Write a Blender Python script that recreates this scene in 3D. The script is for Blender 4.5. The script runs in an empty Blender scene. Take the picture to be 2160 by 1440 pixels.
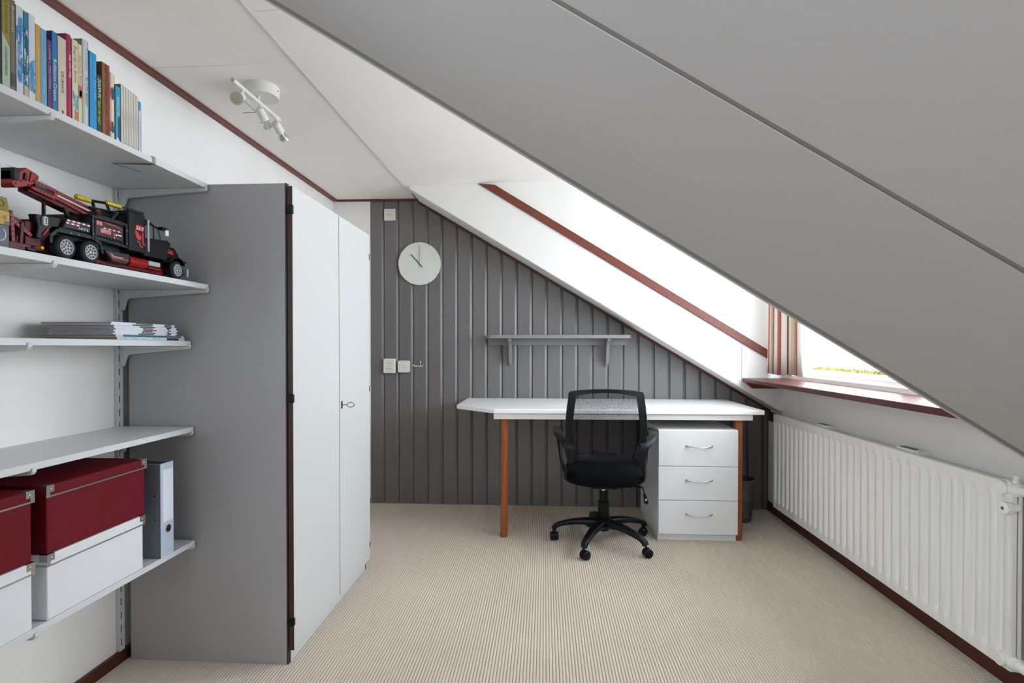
import bpy, bmesh, math, random
from mathutils import Vector, Matrix
random.seed(7)
scene = bpy.context.scene
COL = scene.collection
R = math.radians

# ------------------------------------------------------------------ camera, world, light, exposure
F_PX, CAM_H, YAW, PITCH = 1150.0, 1.17, R(3.4), R(0.6)
cam_d = bpy.data.cameras.new('camera')
cam_d.sensor_fit = 'HORIZONTAL'; cam_d.sensor_width = 36.0
cam_d.lens = F_PX / 2160.0 * 36.0
cam_d.shift_y = (12 + F_PX * math.tan(PITCH)) / 2160.0
cam_d.clip_start = 0.02
cam = bpy.data.objects.new('camera', cam_d); COL.objects.link(cam)
cam.location = (0, 0, CAM_H)
cam.rotation_euler = (math.pi / 2 - PITCH, 0, YAW)
scene.camera = cam

SKY_STRENGTH = 7.0
world = bpy.data.worlds.new('overcast_sky'); scene.world = world
world.use_nodes = True
bg = world.node_tree.nodes['Background']
bg.inputs[0].default_value = (0.81, 0.905, 1.0, 1); bg.inputs[1].default_value = SKY_STRENGTH

def portal(name, loc, rot, sx, sy):
    l = bpy.data.lights.new(name, 'AREA'); l.shape = 'RECTANGLE'; l.size = sx; l.size_y = sy
    l.cycles.is_portal = True
    o = bpy.data.objects.new(name, l); COL.objects.link(o); o.location = loc; o.rotation_euler = rot
portal('dormer_portal', (1.72, 2.66, 1.55), (0, R(90), 0), 1.13, 2.06)       # faces -X into the room
portal('fill_window_portal', (-1.66, -0.47, 1.50), (0, R(-90), 0), 1.10, 1.26)    # at the added fill window, faces +X into the room

scene.view_settings.view_transform = 'Standard'
scene.view_settings.look = 'None'
scene.view_settings.gamma = 1.0
scene.view_settings.use_curve_mapping = False
scene.view_settings.exposure = 1.08

# ------------------------------------------------------------------ materials
def lin(c):
    out = []
    for v in c:
        v /= 255.0
        out.append(v / 12.92 if v <= 0.04045 else ((v + 0.055) / 1.055) ** 2.4)
    return tuple(out) + (1.0,)
MATS = {}
def mat(name, rgb, rough=0.5, metal=0.0, var=0.0, vscale=8.0, bump=0.0, bscale=200.0, stretch=None, spec=0.5, coat=0.0):
    m = bpy.data.materials.new(name); m.use_nodes = True
    nt = m.node_tree; b = nt.nodes['Principled BSDF']
    c = lin(rgb)
    b.inputs['Base Color'].default_value = c
    b.inputs['Roughness'].default_value = rough
    b.inputs['Metallic'].default_value = metal
    b.inputs['Specular IOR Level'].default_value = spec
    if coat: b.inputs['Coat Weight'].default_value = coat; b.inputs['Coat Roughness'].default_value = 0.15
    tc = nt.nodes.new('ShaderNodeTexCoord')
    src = tc.outputs['Object']
    if stretch:
        mp = nt.nodes.new('ShaderNodeMapping'); mp.inputs['Scale'].default_value = stretch
        nt.links.new(src, mp.inputs['Vector']); src = mp.outputs['Vector']
    if var > 0:
        n = nt.nodes.new('ShaderNodeTexNoise'); n.inputs['Scale'].default_value = vscale; n.inputs['Detail'].default_value = 4
        nt.links.new(src, n.inputs['Vector'])
        rmp = nt.nodes.new('ShaderNodeValToRGB')
        rmp.color_ramp.elements[0].position = 0.3; rmp.color_ramp.elements[1].position = 0.7
        rmp.color_ramp.elements[0].color = tuple(v * (1 - var) for v in c[:3]) + (1,)
        rmp.color_ramp.elements[1].color = tuple(min(1, v * (1 + var)) for v in c[:3]) + (1,)
        nt.links.new(n.outputs['Fac'], rmp.inputs['Fac']); nt.links.new(rmp.outputs['Color'], b.inputs['Base Color'])
    if bump > 0:
        n2 = nt.nodes.new('ShaderNodeTexNoise'); n2.inputs['Scale'].default_value = bscale; n2.inputs['Detail'].default_value = 2
        nt.links.new(src, n2.inputs['Vector'])
        bp = nt.nodes.new('ShaderNodeBump'); bp.inputs['Strength'].default_value = bump; bp.inputs['Distance'].default_value = 0.002
        nt.links.new(n2.outputs['Fac'], bp.inputs['Height']); nt.links.new(bp.outputs['Normal'], b.inputs['Normal'])
    MATS[name] = m
    return m

mat('plaster', (241, 237, 232), 0.85, bump=0.15, bscale=260, var=0.015, vscale=3)
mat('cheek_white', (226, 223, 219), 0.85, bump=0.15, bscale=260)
mat('ceiling_board', (249, 243, 236), 0.85, bump=0.35, bscale=330, var=0.015, vscale=3)
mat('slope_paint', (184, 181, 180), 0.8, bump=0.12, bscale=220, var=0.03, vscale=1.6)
mat('joint_edge_shade', (128, 125, 121), 0.7)  # slope joints, and the shade painted along the dormer edge
mat('edge_lit_band', (196, 194, 191), 0.7)  # lit band of the dormer edge, painted as a lighter grey
mat('board_paint', (101, 97, 96), 0.46, bump=0.12, bscale=60, stretch=(6, 6, 0.4), var=0.03, vscale=5, spec=1.0)
mat('mahogany', (106, 44, 26), 0.45, var=0.28, vscale=9, stretch=(12, 1.2, 12), bump=0.1, bscale=60)
mat('mahogany_rake', (76, 38, 26), 0.45, var=0.25, vscale=9)
mat('sill_wood', (82, 38, 36), 0.33, spec=0.35, var=0.35, vscale=30, stretch=(30, 2, 30), coat=0.0)
mat('skirting', (82, 38, 26), 0.4, var=0.2, vscale=6)
mat('white_lacquer', (247, 247, 247), 0.3)
mat('drawer_white', (228, 229, 230), 0.42)
mat('board_paint_lit', (132, 129, 129), 0.45)  # board paint made lighter, light from above put into the colour
mat('door_white', (208, 208, 206), 0.42, var=0.01, vscale=2)
mat('wardrobe_grey', (170, 169, 171), 0.5, var=0.02, vscale=3, bump=0.05, bscale=400)
mat('wardrobe_edge', (58, 34, 28), 0.5, var=0.1)
mat('shelf_white', (214, 215, 216), 0.4)
mat('steel_white', (208, 210, 212), 0.4)
mat('slot_dark', (35, 38, 52), 0.7)
mat('black_plastic', (6, 7, 11), 0.4, spec=0.25)
mat('black_fabric', (4, 4, 9), 0.95, spec=0.15, bump=0.4, bscale=500)
mat('chrome', (205, 205, 205), 0.18, 1.0)
mat('brushed_steel', (185, 182, 178), 0.3, 1.0)
mat('galvanised', (105, 108, 112), 0.45, 0.85, var=0.15, vscale=20)
mat('desk_wood', (150, 78, 36), 0.45, var=0.25, vscale=14, stretch=(9, 9, 0.8))
mat('desk_apron', (214, 210, 204), 0.5)
mat('radiator_white', (241, 239, 234), 0.32)
mat('plastic_ivory', (226, 223, 212), 0.35)
mat('clock_white', (224, 223, 218), 0.5)
mat('black_ink', (18, 18, 20), 0.5)
mat('box_red', (104, 9, 25), 0.6, spec=0.2, bump=0.15, bscale=300, var=0.06, vscale=10)
mat('box_white', (226, 226, 228), 0.5, bump=0.1, bscale=300)
mat('nickel', (190, 188, 186), 0.28, 1.0)
mat('binder_side', (116, 122, 134), 0.55, bump=0.2, bscale=300)
mat('binder_spine', (186, 196, 212), 0.5)
mat('label_paper', (226, 229, 240), 0.7)
mat('paper', (205, 198, 184), 0.85, bump=0.3, bscale=60, stretch=(1, 1, 30))
mat('magazine_paper', (150, 146, 140), 0.85, bump=0.5, bscale=30, stretch=(1, 1, 40), var=0.25, vscale=8)
mat('wire', (120, 118, 118), 0.3, 1.0)
mat('rubber', (34, 36, 40), 0.8, spec=0.3)
mat('wheel_grey', (176, 180, 184), 0.4)
mat('toy_black', (9, 9, 11), 0.35, spec=0.3)
mat('toy_red', (150, 10, 16), 0.28)
mat('toy_dark_red', (84, 6, 9), 0.35, spec=0.3)
mat('toy_grey', (168, 172, 176), 0.35)
mat('toy_blue', (28, 100, 170), 0.35)
mat('toy_yellow', (200, 176, 12), 0.2)
mat('toy_print_dark', (34, 33, 36), 0.35, spec=0.35)
mat('toy_print_red', (190, 34, 30), 0.4)
mat('print_white', (225, 225, 228), 0.5)
mat('cardboard_yellow', (196, 166, 84), 0.7)
mat('cardboard_olive', (140, 122, 40), 0.6)
mat('carton_grey', (98, 106, 118), 0.6)
mat('carton_cream', (206, 200, 184), 0.7)
mat('foliage', (126, 124, 60), 0.8, spec=0.1, var=0.35, vscale=30)
mat('zinc', (130, 134, 138), 0.5, 0.6)
mat('led_lens', (196, 194, 184), 0.3)
mat('led_chip', (206, 170, 96), 0.4)
mat('lamp_reflector', (196, 200, 196), 0.35, 0.3)
mat('cap_beige', (196, 184, 158), 0.5)
mat('lamp_white', (224, 221, 212), 0.38)
mat('curtain_white', (232, 226, 216), 0.9)
mat('curtain_beige', (204, 184, 154), 0.9)
mat('curtain_red', (170, 62, 48), 0.9)
mat('curtain_pink', (196, 110, 100), 0.9)
for n in ('curtain_white', 'curtain_beige', 'curtain_red', 'curtain_pink'):
    MATS[n].node_tree.nodes['Principled BSDF'].inputs['Transmission Weight'].default_value = 0.0

def glass_mat(name, tint=(1, 1, 1, 1), refl=0.06, rough=0.02):
    m = bpy.data.materials.new(name); m.use_nodes = True; nt = m.node_tree; nt.nodes.clear()
    o = nt.nodes.new('ShaderNodeOutputMaterial'); t = nt.nodes.new('ShaderNodeBsdfTransparent'); t.inputs[0].default_value = tint
    g = nt.nodes.new('ShaderNodeBsdfGlossy'); g.inputs['Roughness'].default_value = rough
    mx = nt.nodes.new('ShaderNodeMixShader'); mx.inputs[0].default_value = refl
    nt.links.new(t.outputs[0], mx.inputs[1]); nt.links.new(g.outputs[0], mx.inputs[2]); nt.links.new(mx.outputs[0], o.inputs[0])
    MATS[name] = m
glass_mat('window_glass')
glass_mat('lamp_glass', (0.9, 0.92, 0.9, 1), 0.3, 0.15)

def mesh_fabric():
    m = bpy.data.materials.new('mesh_fabric'); m.use_nodes = True; nt = m.node_tree
    b = nt.nodes['Principled BSDF']; b.inputs['Base Color'].default_value = lin((7, 7, 11)); b.inputs['Roughness'].default_value = 0.9; b.inputs['Specular IOR Level'].default_value = 0.15
    out = nt.nodes['Material Output']
    tc = nt.nodes.new('ShaderNodeTexCoord'); mp = nt.nodes.new('ShaderNodeMapping')
    mp.inputs['Rotation'].default_value = (0, R(45), 0)
    nt.links.new(tc.outputs['Object'], mp.inputs['Vector'])
    sx = nt.nodes.new('ShaderNodeSeparateXYZ'); nt.links.new(mp.outputs['Vector'], sx.inputs[0])
    def hole(sock):
        a = nt.nodes.new('ShaderNodeMath'); a.operation = 'MULTIPLY'; a.inputs[1].default_value = 2 * math.pi / 0.0042
        s = nt.nodes.new('ShaderNodeMath'); s.operation = 'SINE'
        g = nt.nodes.new('ShaderNodeMath'); g.operation = 'GREATER_THAN'; g.inputs[1].default_value = -0.5
        nt.links.new(sock, a.inputs[0]); nt.links.new(a.outputs[0], s.inputs[0]); nt.links.new(s.outputs[0], g.inputs[0]); return g.outputs[0]
    mul = nt.nodes.new('ShaderNodeMath'); mul.operation = 'MULTIPLY'
    nt.links.new(hole(sx.outputs['X']), mul.inputs[0]); nt.links.new(hole(sx.outputs['Z']), mul.inputs[1])
    tr = nt.nodes.new('ShaderNodeBsdfTransparent'); mx = nt.nodes.new('ShaderNodeMixShader')
    nt.links.new(mul.outputs[0], mx.inputs[0]); nt.links.new(b.outputs[0], mx.inputs[1]); nt.links.new(tr.outputs[0], mx.inputs[2])
    nt.links.new(mx.outputs[0], out.inputs[0]); MATS['mesh_fabric'] = m
mesh_fabric()

def carpet_mat():
    m = bpy.data.materials.new('carpet'); m.use_nodes = True; nt = m.node_tree
    b = nt.nodes['Principled BSDF']; b.inputs['Roughness'].default_value = 0.95; b.inputs['Specular IOR Level'].default_value = 0.15
    tc = nt.nodes.new('ShaderNodeTexCoord')
    w = nt.nodes.new('ShaderNodeTexWave'); w.bands_direction = 'Y'; w.inputs['Scale'].default_value = 34; w.inputs['Distortion'].default_value = 3.5
    w.inputs['Detail Scale'].default_value = 30
    nt.links.new(tc.outputs['Object'], w.inputs['Vector'])
    n = nt.nodes.new('ShaderNodeTexNoise'); n.inputs['Scale'].default_value = 2.2; n.inputs['Detail'].default_value = 5
    nt.links.new(tc.outputs['Object'], n.inputs['Vector'])
    r = nt.nodes.new('ShaderNodeValToRGB'); r.color_ramp.elements[0].position = 0.3; r.color_ramp.elements[1].position = 0.7
    r.color_ramp.elements[0].color = lin((222, 208, 190)); r.color_ramp.elements[1].color = lin((231, 218, 202))
    nt.links.new(n.outputs['Fac'], r.inputs['Fac'])
    mx = nt.nodes.new('ShaderNodeMixRGB'); mx.blend_type = 'MULTIPLY'; mx.inputs[0].default_value = 0.16
    nt.links.new(r.outputs['Color'], mx.inputs[1]); nt.links.new(w.outputs['Color'], mx.inputs[2]); nt.links.new(mx.outputs[0], b.inputs['Base Color'])
    bp = nt.nodes.new('ShaderNodeBump'); bp.inputs['Strength'].default_value = 0.5; bp.inputs['Distance'].default_value = 0.002
    nt.links.new(w.outputs['Fac'], bp.inputs['Height']); nt.links.new(bp.outputs['Normal'], b.inputs['Normal'])
    MATS['carpet'] = m
carpet_mat()
mat('carpet_gap', (170, 152, 134), 0.95)

# ------------------------------------------------------------------ helpers
OFF = {}
class MB:
    def __init__(s): s.v = []; s.f = []; s.mi = []; s.cur = 0
    def add(s, vs, fs):
        o = len(s.v); s.v += [tuple(p) for p in vs]
        for f in fs: s.f.append(tuple(i + o for i in f)); s.mi.append(s.cur)
        return s
    def box(s, x0, x1, y0, y1, z0, z1):
        return s.add([(x0,y0,z0),(x1,y0,z0),(x1,y1,z0),(x0,y1,z0),(x0,y0,z1),(x1,y0,z1),(x1,y1,z1),(x0,y1,z1)],
                     [(0,3,2,1),(4,5,6,7),(0,1,5,4),(1,2,6,5),(2,3,7,6),(3,0,4,7)])
    def prism(s, poly, ax, a, b):
        n = len(poly)
        def pt(p, t):
            if ax == 'x': return (t, p[0], p[1])
            if ax == 'y': return (p[0], t, p[1])
            return (p[0], p[1], t)
        vs = [pt(p, a) for p in poly] + [pt(p, b) for p in poly]
        fs = [tuple(range(n - 1, -1, -1)), tuple(range(n, 2 * n))] + [(i, (i + 1) % n, n + (i + 1) % n, n + i) for i in range(n)]
        return s.add(vs, fs)
    def loft(s, rings, closed=True, caps=True):
        n = len(rings[0]); vs = [p for r in rings for p in r]; fs = []
        for k in range(len(rings) - 1):
            for i in range(n if closed else n - 1):
                j = (i + 1) % n; fs.append((k*n+i, k*n+j, (k+1)*n+j, (k+1)*n+i))
        if caps and closed: fs += [tuple(range(n - 1, -1, -1)), tuple(range((len(rings)-1)*n, len(rings)*n))]
        return s.add(vs, fs)
    def cyl(s, p0, p1, r0, r1=None, n=16, caps=True):
        r1 = r0 if r1 is None else r1
        p0 = Vector(p0); p1 = Vector(p1); d = (p1 - p0).normalized()
        u = d.orthogonal().normalized(); w = d.cross(u)
        rings = [[p + (u * math.cos(2*math.pi*i/n) + w * math.sin(2*math.pi*i/n)) * r for i in range(n)] for p, r in ((p0, r0), (p1, r1))]
        return s.loft(rings, True, caps)
    def revolve(s, p0, d, prof, n=20, caps=True):
        p0 = Vector(p0); d = Vector(d).normalized(); u = d.orthogonal().normalized(); w = d.cross(u)
        return s.loft([[p0 + d * h + (u * math.cos(2*math.pi*i/n) + w * math.sin(2*math.pi*i/n)) * r for i in range(n)] for r, h in prof], True, caps)
    def tube(s, path, r, n=8, rz=None):
        path = [Vector(p) for p in path]; rs = r if isinstance(r, (list, tuple)) else [r] * len(path); rings = []; u = None
        for i, p in enumerate(path):
            d = (path[min(i+1, len(path)-1)] - path[max(i-1, 0)]).normalized()
            if u is None: u = d.orthogonal().normalized() if abs(d.z) > 0.95 else d.cross(Vector((0,0,1))).normalized()
            u = (u - d * u.dot(d)).normalized(); w = u.cross(d)
            k = (rz[i] if rz else rs[i])
            rings.append([p + u * math.cos(2*math.pi*j/n) * rs[i] + w * math.sin(2*math.pi*j/n) * k for j in range(n)])
        return s.loft(rings)
    def sphere(s, c, r, n=12, m=8, sc=(1,1,1)):
        rings = []
        for k in range(m + 1):
            a = -math.pi/2 + math.pi * k / m; q = max(math.cos(a), 0.02)
            rings.append([(c[0] + r*sc[0]*q*math.cos(2*math.pi*i/n), c[1] + r*sc[1]*q*math.sin(2*math.pi*i/n), c[2] + r*sc[2]*math.sin(a)) for i in range(n)])
        return s.loft(rings)
    def build(s, name, mats, parent=None, loc=None, bevel=0.0, smooth=40, seg=2):
        off = Vector(loc) if loc is not None else (OFF.get(parent.name, Vector()) if parent else Vector())
        me = bpy.data.meshes.new(name)
        me.from_pydata([tuple(Vector(p) - off) for p in s.v], [], s.f)
        ms = mats if isinstance(mats, (list, tuple)) else [mats]
        for m_ in ms: me.materials.append(MATS[m_] if isinstance(m_, str) else m_)
        if len(ms) > 1: me.polygons.foreach_set('material_index', s.mi)
        bm = bmesh.new(); bm.from_mesh(me); bmesh.ops.recalc_face_normals(bm, faces=bm.faces); bm.to_mesh(me); bm.free()
        if smooth:
            me.polygons.foreach_set('use_smooth', [True] * len(me.polygons)); me.set_sharp_from_angle(angle=R(smooth))
        o = bpy.data.objects.new(name, me); COL.objects.link(o)
        if parent: o.parent = parent
        elif loc is not None: o.location = off
        OFF[o.name] = off
        if bevel:
            md = o.modifiers.new('bevel', 'BEVEL'); md.width = bevel; md.segments = seg; md.limit_method = 'ANGLE'; md.angle_limit = R(35)
            md.harden_normals = False
        return o
def tag(o, label, cat, group=None):
    o['label'] = label; o['category'] = cat
    if group: o['group'] = group
    return o
def struct(o): o['kind'] = 'structure'; return o
def root(name, loc, label, cat, group=None, rz=0.0):
    o = bpy.data.objects.new(name, None); COL.objects.link(o); o.location = loc; o.empty_display_size = 0.05
    o.rotation_euler = (0, 0, rz); OFF[o.name] = Vector(loc) if rz == 0 else Vector((0, 0, 0))
    return tag(o, label, cat, group)
def box(x0, x1, y0, y1, z0, z1): return MB().box(x0, x1, y0, y1, z0, z1)
def text(body, origin, u, v, length, height, material, parent, name='lettering', italic=0.0):
    """flat print: starts at origin, runs along u for length, letters height along v"""
    cu = bpy.data.curves.new('t', 'FONT'); cu.body = body; cu.size = 1.0; cu.shear = italic; cu.resolution_u = 2
    to = bpy.data.objects.new('t', cu); COL.objects.link(to)
    dg = bpy.context.evaluated_depsgraph_get()
    me = bpy.data.meshes.new_from_object(to.evaluated_get(dg))
    bpy.data.objects.remove(to); bpy.data.curves.remove(cu)
    xs = [p.co.x for p in me.vertices]; ys = [p.co.y for p in me.vertices]
    x0, x1, y0, y1 = min(xs), max(xs), min(ys), max(ys)
    u = Vector(u); v = Vector(v); o = Vector(origin) - OFF.get(parent.name, Vector())
    for p in me.vertices:
        p.co = o + u * ((p.co.x - x0) / (x1 - x0) * length) + v * ((p.co.y - y0) / (y1 - y0) * height)
    me.name = name; me.materials.clear(); me.materials.append(MATS[material])
    ob = bpy.data.objects.new(name, me); COL.objects.link(ob); ob.parent = parent
    OFF[ob.name] = OFF.get(parent.name, Vector())
    return ob
def arc(c, r, a0, a1, n): return [(c[0] + r*math.cos(R(a0+(a1-a0)*i/n)), c[1] + r*math.sin(R(a0+(a1-a0)*i/n))) for i in range(n + 1)]
def rrect(x0, x1, y0, y1, r, n=4):
    return arc((x1-r,y1-r),r,0,90,n)+arc((x0+r,y1-r),r,90,180,n)+arc((x0+r,y0+r),r,180,270,n)+arc((x1-r,y0+r),r,270,360,n)

# ------------------------------------------------------------------ room shell
XL, XR, YB, YR, ZC = -1.577, 1.61, 4.02, -1.36, 2.268
XA = -0.955                                     # where ceiling turns into roof slope
def slope(x): return 1.691 - 0.601 * x
def edge_y(x): return 1.600 + 0.062 * x         # near side of the dormer opening
def cheek_y(x): return 3.712 + 0.048 * x        # far cheek of the dormer
def dz(x): return 2.262 + 0.034 * (x - XA)      # dormer ceiling

floor = struct(box(-1.75, 1.9, -1.5, 4.2, -0.12, 0.0).build('floor', 'carpet_gap'))
m = MB(); pitch = 0.0118; x = XL + 0.002
while x < XR:
    ring = [(x + 0.0008, 0.0004), (x + 0.0014, 0.0022), (x + pitch*0.34, 0.0034), (x + pitch*0.62, 0.0034), (x + pitch - 0.0014, 0.0022), (x + pitch - 0.0008, 0.0004)]
    m.loft([[(p[0], yy, p[1]) for p in ring] for yy in (YR, YB)], closed=False); x += pitch
carpet = m.build('carpet_ribs', 'carpet', floor, smooth=80); carpet['kind'] = 'stuff'

RX0, RX1, RZ0, RZ1 = -1.10, 0.16, 0.95, 2.05      # unseen window added in the left wall behind the camera, for fill light
struct(MB().box(-1.75, XL, -1.5, RX0, 0, 2.45).box(-1.75, XL, RX1, 4.2, 0, 2.45).box(-1.75, XL, RX0, RX1, 0, RZ0).box(-1.75, XL, RX0, RX1, RZ1, 2.45).build('wall_left', 'plaster'))
wb = MB().box(-1.75, 1.95, YB, 4.2, 0, 2.5).box(XL, -1.296, 4.000, YB, 0, 2.30)
wall_back = struct(wb.build('wall_back', 'plaster'))
# tongue-and-groove boards, cut along the rake
ztop = lambda x_: min(2.262, slope(x_) + 0.02)
bx = -1.295; nxt = -1.190; first = True
while bx < XR - 0.005:
    e = min(nxt, XR)
    prof = [(bx, YB), (bx, 4.007), (bx + 0.002, 4.005)]
    if e - bx > 0.03: prof += [(e - 0.0225, 4.005), (e - 0.0175, 4.0075), (e - 0.004, 4.0145), (e - 0.0015, 4.0165), (e - 0.0015, YB)]
    else: prof += [(e, 4.005), (e, YB)]
    m = MB(); n = len(prof)
    m.add([(p[0], p[1], 0.0) for p in prof] + [(p[0], p[1], ztop(p[0])) for p in prof],
          [tuple(range(n-1,-1,-1)), tuple(range(n, 2*n))] + [(i,(i+1)%n,n+(i+1)%n,n+i) for i in range(n)])
    m.build('board', 'board_paint', wall_back, smooth=25)
    bx = e; nxt = e + 0.1105

# right knee wall with the dormer window opening above the sill
WY0, WY1, WZ0, WZ1 = 1.62, 3.72, 0.985, 2.12
m = MB().box(XR, 1.76, -1.5, 4.2, 0, WZ0).box(XR, 1.76, 3.70, 4.2, WZ0, 2.6).box(XR, 1.76, -1.5, WY0 - 0.02, WZ0, 2.6).box(XR, 1.76, -1.5, 4.2, WZ1, 2.6)
struct(m.build('wall_right', 'plaster'))
# rear wall behind the camera
m = box(-1.75, 1.95, -1.5, YR, 0, 2.6)
struct(m.build('wall_rear', 'plaster'))
# flat ceiling: backing and boards
ceiling = struct(box(-1.75, XA, -1.5, 4.2, ZC + 0.018, 2.45).build('ceiling', 'slot_dark'))
cuts = [YR, -0.38, 0.845, 2.068, YB]
for a, b_ in zip(cuts, cuts[1:]):
    box(XL, XA - 0.004, a + 0.0012, b_ - 0.0012, ZC, ZC + 0.018).build('ceiling_panel', 'ceiling_board', ceiling, bevel=0.0012, seg=1)
struct(box(XA - 0.006, XA + 0.004, YR, 3.86, ZC - 0.006, ZC + 0.01).build('trim_1', 'white_lacquer', bevel=0.002))
# dormer ceiling, boards rising slightly to the window
cd = struct(MB().prism([(XA, dz(XA) + 0.016), (1.76, dz(1.76) + 0.016), (1.76, 2.6), (XA, 2.6)], 'y', 1.44, 3.9).build('ceiling_dormer', 'slot_dark'))
for a, b_ in ((1.44, 1.732), (1.734, 2.702), (2.7025, 3.84)):
    MB().prism([(XA + 0.004, dz(XA)), (XR + 0.05, dz(XR + 0.05)), (XR + 0.05, dz(XR + 0.05) + 0.016), (XA + 0.004, dz(XA) + 0.016)], 'y', a, b_ - 0.0005).build('ceiling_panel', 'ceiling_board', cd)
# roof slope near the camera: backing, panels, joint strip, dormer edge
def slab(x0, x1, t0, t1, y0, y1):
    """piece of slope between offsets t0..t1 above the surface; y0,y1 functions of x"""
    vs = []
    for xx, t in ((x0, t0), (x1, t0), (x1, t1), (x0, t1)):
        vs.append((xx, y0(xx), slope(xx) + t))
    for xx, t in ((x0, t0), (x1, t0), (x1, t1), (x0, t1)):
        vs.append((xx, y1(xx), slope(xx) + t))
    return MB().add(vs, [(0,1,2,3),(7,6,5,4),(0,4,5,1),(1,5,6,2),(2,6,7,3),(3,7,4,0)])
sl = struct(slab(XA, 1.78, 0.003, 0.20, lambda x_: -1.5, lambda x_: edge_y(x_) - 0.002).build('ceiling_slope', 'joint_edge_shade'))
for a, b_ in (((lambda x_: YR), (lambda x_: -0.402)), ((lambda x_: -0.394), (lambda x_: 0.806 + 0.018 * x_)), ((lambda x_: 0.820 + 0.018 * x_), (lambda x_: edge_y(x_) - 0.050))):
    slab(XA + 0.001, XR + 0.03, 0.0, 0.0032, a, b_).build('slope_panel', 'slope_paint', sl, bevel=0.0015, seg=1)
# rounded edge of the dormer opening, its shade and light painted as two greys
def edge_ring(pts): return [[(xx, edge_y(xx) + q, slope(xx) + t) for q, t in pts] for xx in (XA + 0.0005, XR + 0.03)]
struct(MB().loft(edge_ring([(-.050, .02), (-.050, .002), (-.046, .0008), (-.012, .0008), (-.009, .003), (-.009, .02)])).build('trim_2', 'joint_edge_shade', smooth=60))
struct(MB().loft(edge_ring([(-.009, .03), (-.009, .001), (-.004, .0), (.008, .001), (.013, .006), (.015, .014), (.015, .05)])).build('trim_8', 'edge_lit_band', smooth=60))
# near cheek of the dormer (faces away from the camera)
nc = MB().add([(xx, edge_y(xx) + dy, zz) for dy in (-0.10, 0.0) for xx, zz in ((XA, 2.285), (1.76, slope(1.76) + 0.02), (1.76, 2.45), (XA, 2.45))],
              [(0,1,2,3),(7,6,5,4),(0,4,5,1),(1,5,6,2),(2,6,7,3),(3,7,4,0)])
struct(nc.build('wall_dormer_near', 'plaster'))
# far cheek: its underside is the strip of roof slope towards the back wall
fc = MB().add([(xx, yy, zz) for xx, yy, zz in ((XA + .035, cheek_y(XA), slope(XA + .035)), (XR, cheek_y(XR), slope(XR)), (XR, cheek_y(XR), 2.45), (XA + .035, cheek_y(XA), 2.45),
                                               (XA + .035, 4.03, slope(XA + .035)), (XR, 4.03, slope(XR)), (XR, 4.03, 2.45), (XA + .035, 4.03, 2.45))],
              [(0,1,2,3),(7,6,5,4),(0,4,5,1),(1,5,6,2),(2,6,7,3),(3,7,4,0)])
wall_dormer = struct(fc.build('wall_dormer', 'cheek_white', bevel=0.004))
# cladding panels of the cheek below the brown strip (joint at the sill end)
def strip_z(x_): return 2.265 - 0.606 * (x_ + 0.43)          # lower edge of the brown strip
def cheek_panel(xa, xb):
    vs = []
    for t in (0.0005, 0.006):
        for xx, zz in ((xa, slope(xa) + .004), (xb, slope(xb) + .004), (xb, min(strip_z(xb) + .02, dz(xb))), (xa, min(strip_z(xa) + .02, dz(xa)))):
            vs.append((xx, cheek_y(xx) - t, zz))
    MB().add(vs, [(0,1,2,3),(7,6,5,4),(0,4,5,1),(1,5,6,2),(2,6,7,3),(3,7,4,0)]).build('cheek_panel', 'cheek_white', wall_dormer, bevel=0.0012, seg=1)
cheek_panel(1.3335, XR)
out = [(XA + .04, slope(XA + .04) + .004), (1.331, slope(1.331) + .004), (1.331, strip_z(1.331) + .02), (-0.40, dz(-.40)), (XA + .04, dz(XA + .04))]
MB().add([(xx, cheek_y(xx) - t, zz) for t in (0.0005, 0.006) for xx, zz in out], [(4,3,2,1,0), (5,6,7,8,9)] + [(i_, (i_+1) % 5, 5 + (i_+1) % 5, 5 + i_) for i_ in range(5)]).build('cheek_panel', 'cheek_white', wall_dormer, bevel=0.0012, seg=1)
# brown strip on the cheek
vs = []
for t in (0.0, 0.022):
    for xx, zz in ((-0.445, strip_z(-0.445)), (1.605, strip_z(1.605)), (1.605, strip_z(1.605) + 0.058), (-0.335, strip_z(-0.335) + 0.058)):
        vs.append((xx, cheek_y(xx) - t - 0.0, min(zz, dz(xx) - .001)))
struct(MB().add(vs, [(0,1,2,3),(7,6,5,4),(0,4,5,1),(1,5,6,2),(2,6,7,3),(3,7,4,0)]).build('trim_3', 'mahogany', bevel=0.002))
# brown corner trims
struct(box(XL, -1.541, YR, 3.999, ZC - 0.012, ZC).build('trim_4', 'mahogany', bevel=0.001))
struct(box(-1.541, -0.93, 3.985, 4.006, ZC - 0.014, ZC).build('trim_5', 'mahogany', bevel=0.001))
vs = []
for yy in (3.982, 4.0052):
    for xx, dz_ in ((-0.93, -0.020), (XR, -0.020), (XR, 0.0), (-0.93, 0.0)):
        vs.append((xx, yy, slope(xx) + dz_))
struct(MB().add(vs, [(0,1,2,3),(7,6,5,4),(0,4,5,1),(1,5,6,2),(2,6,7,3),(3,7,4,0)]).build('trim_6', 'mahogany_rake'))
struct(box(1.594, XR, 3.79, 3.98, 0.648, 0.712).build('trim_7', 'mahogany_rake'))
struct(box(XL, -1.562, YR, 4.0, 0.0, 0.045).build('baseboard_left', 'skirting', bevel=0.003))
struct(box(1.597, XR, YR, 4.004, 0.0, 0.07).build('baseboard_right', 'skirting', bevel=0.003))
struct(box(-1.562, -1.297, 3.988, 4.0, 0.0, 0.045).build('baseboard_back', 'mahogany', bevel=0.003))

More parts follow.
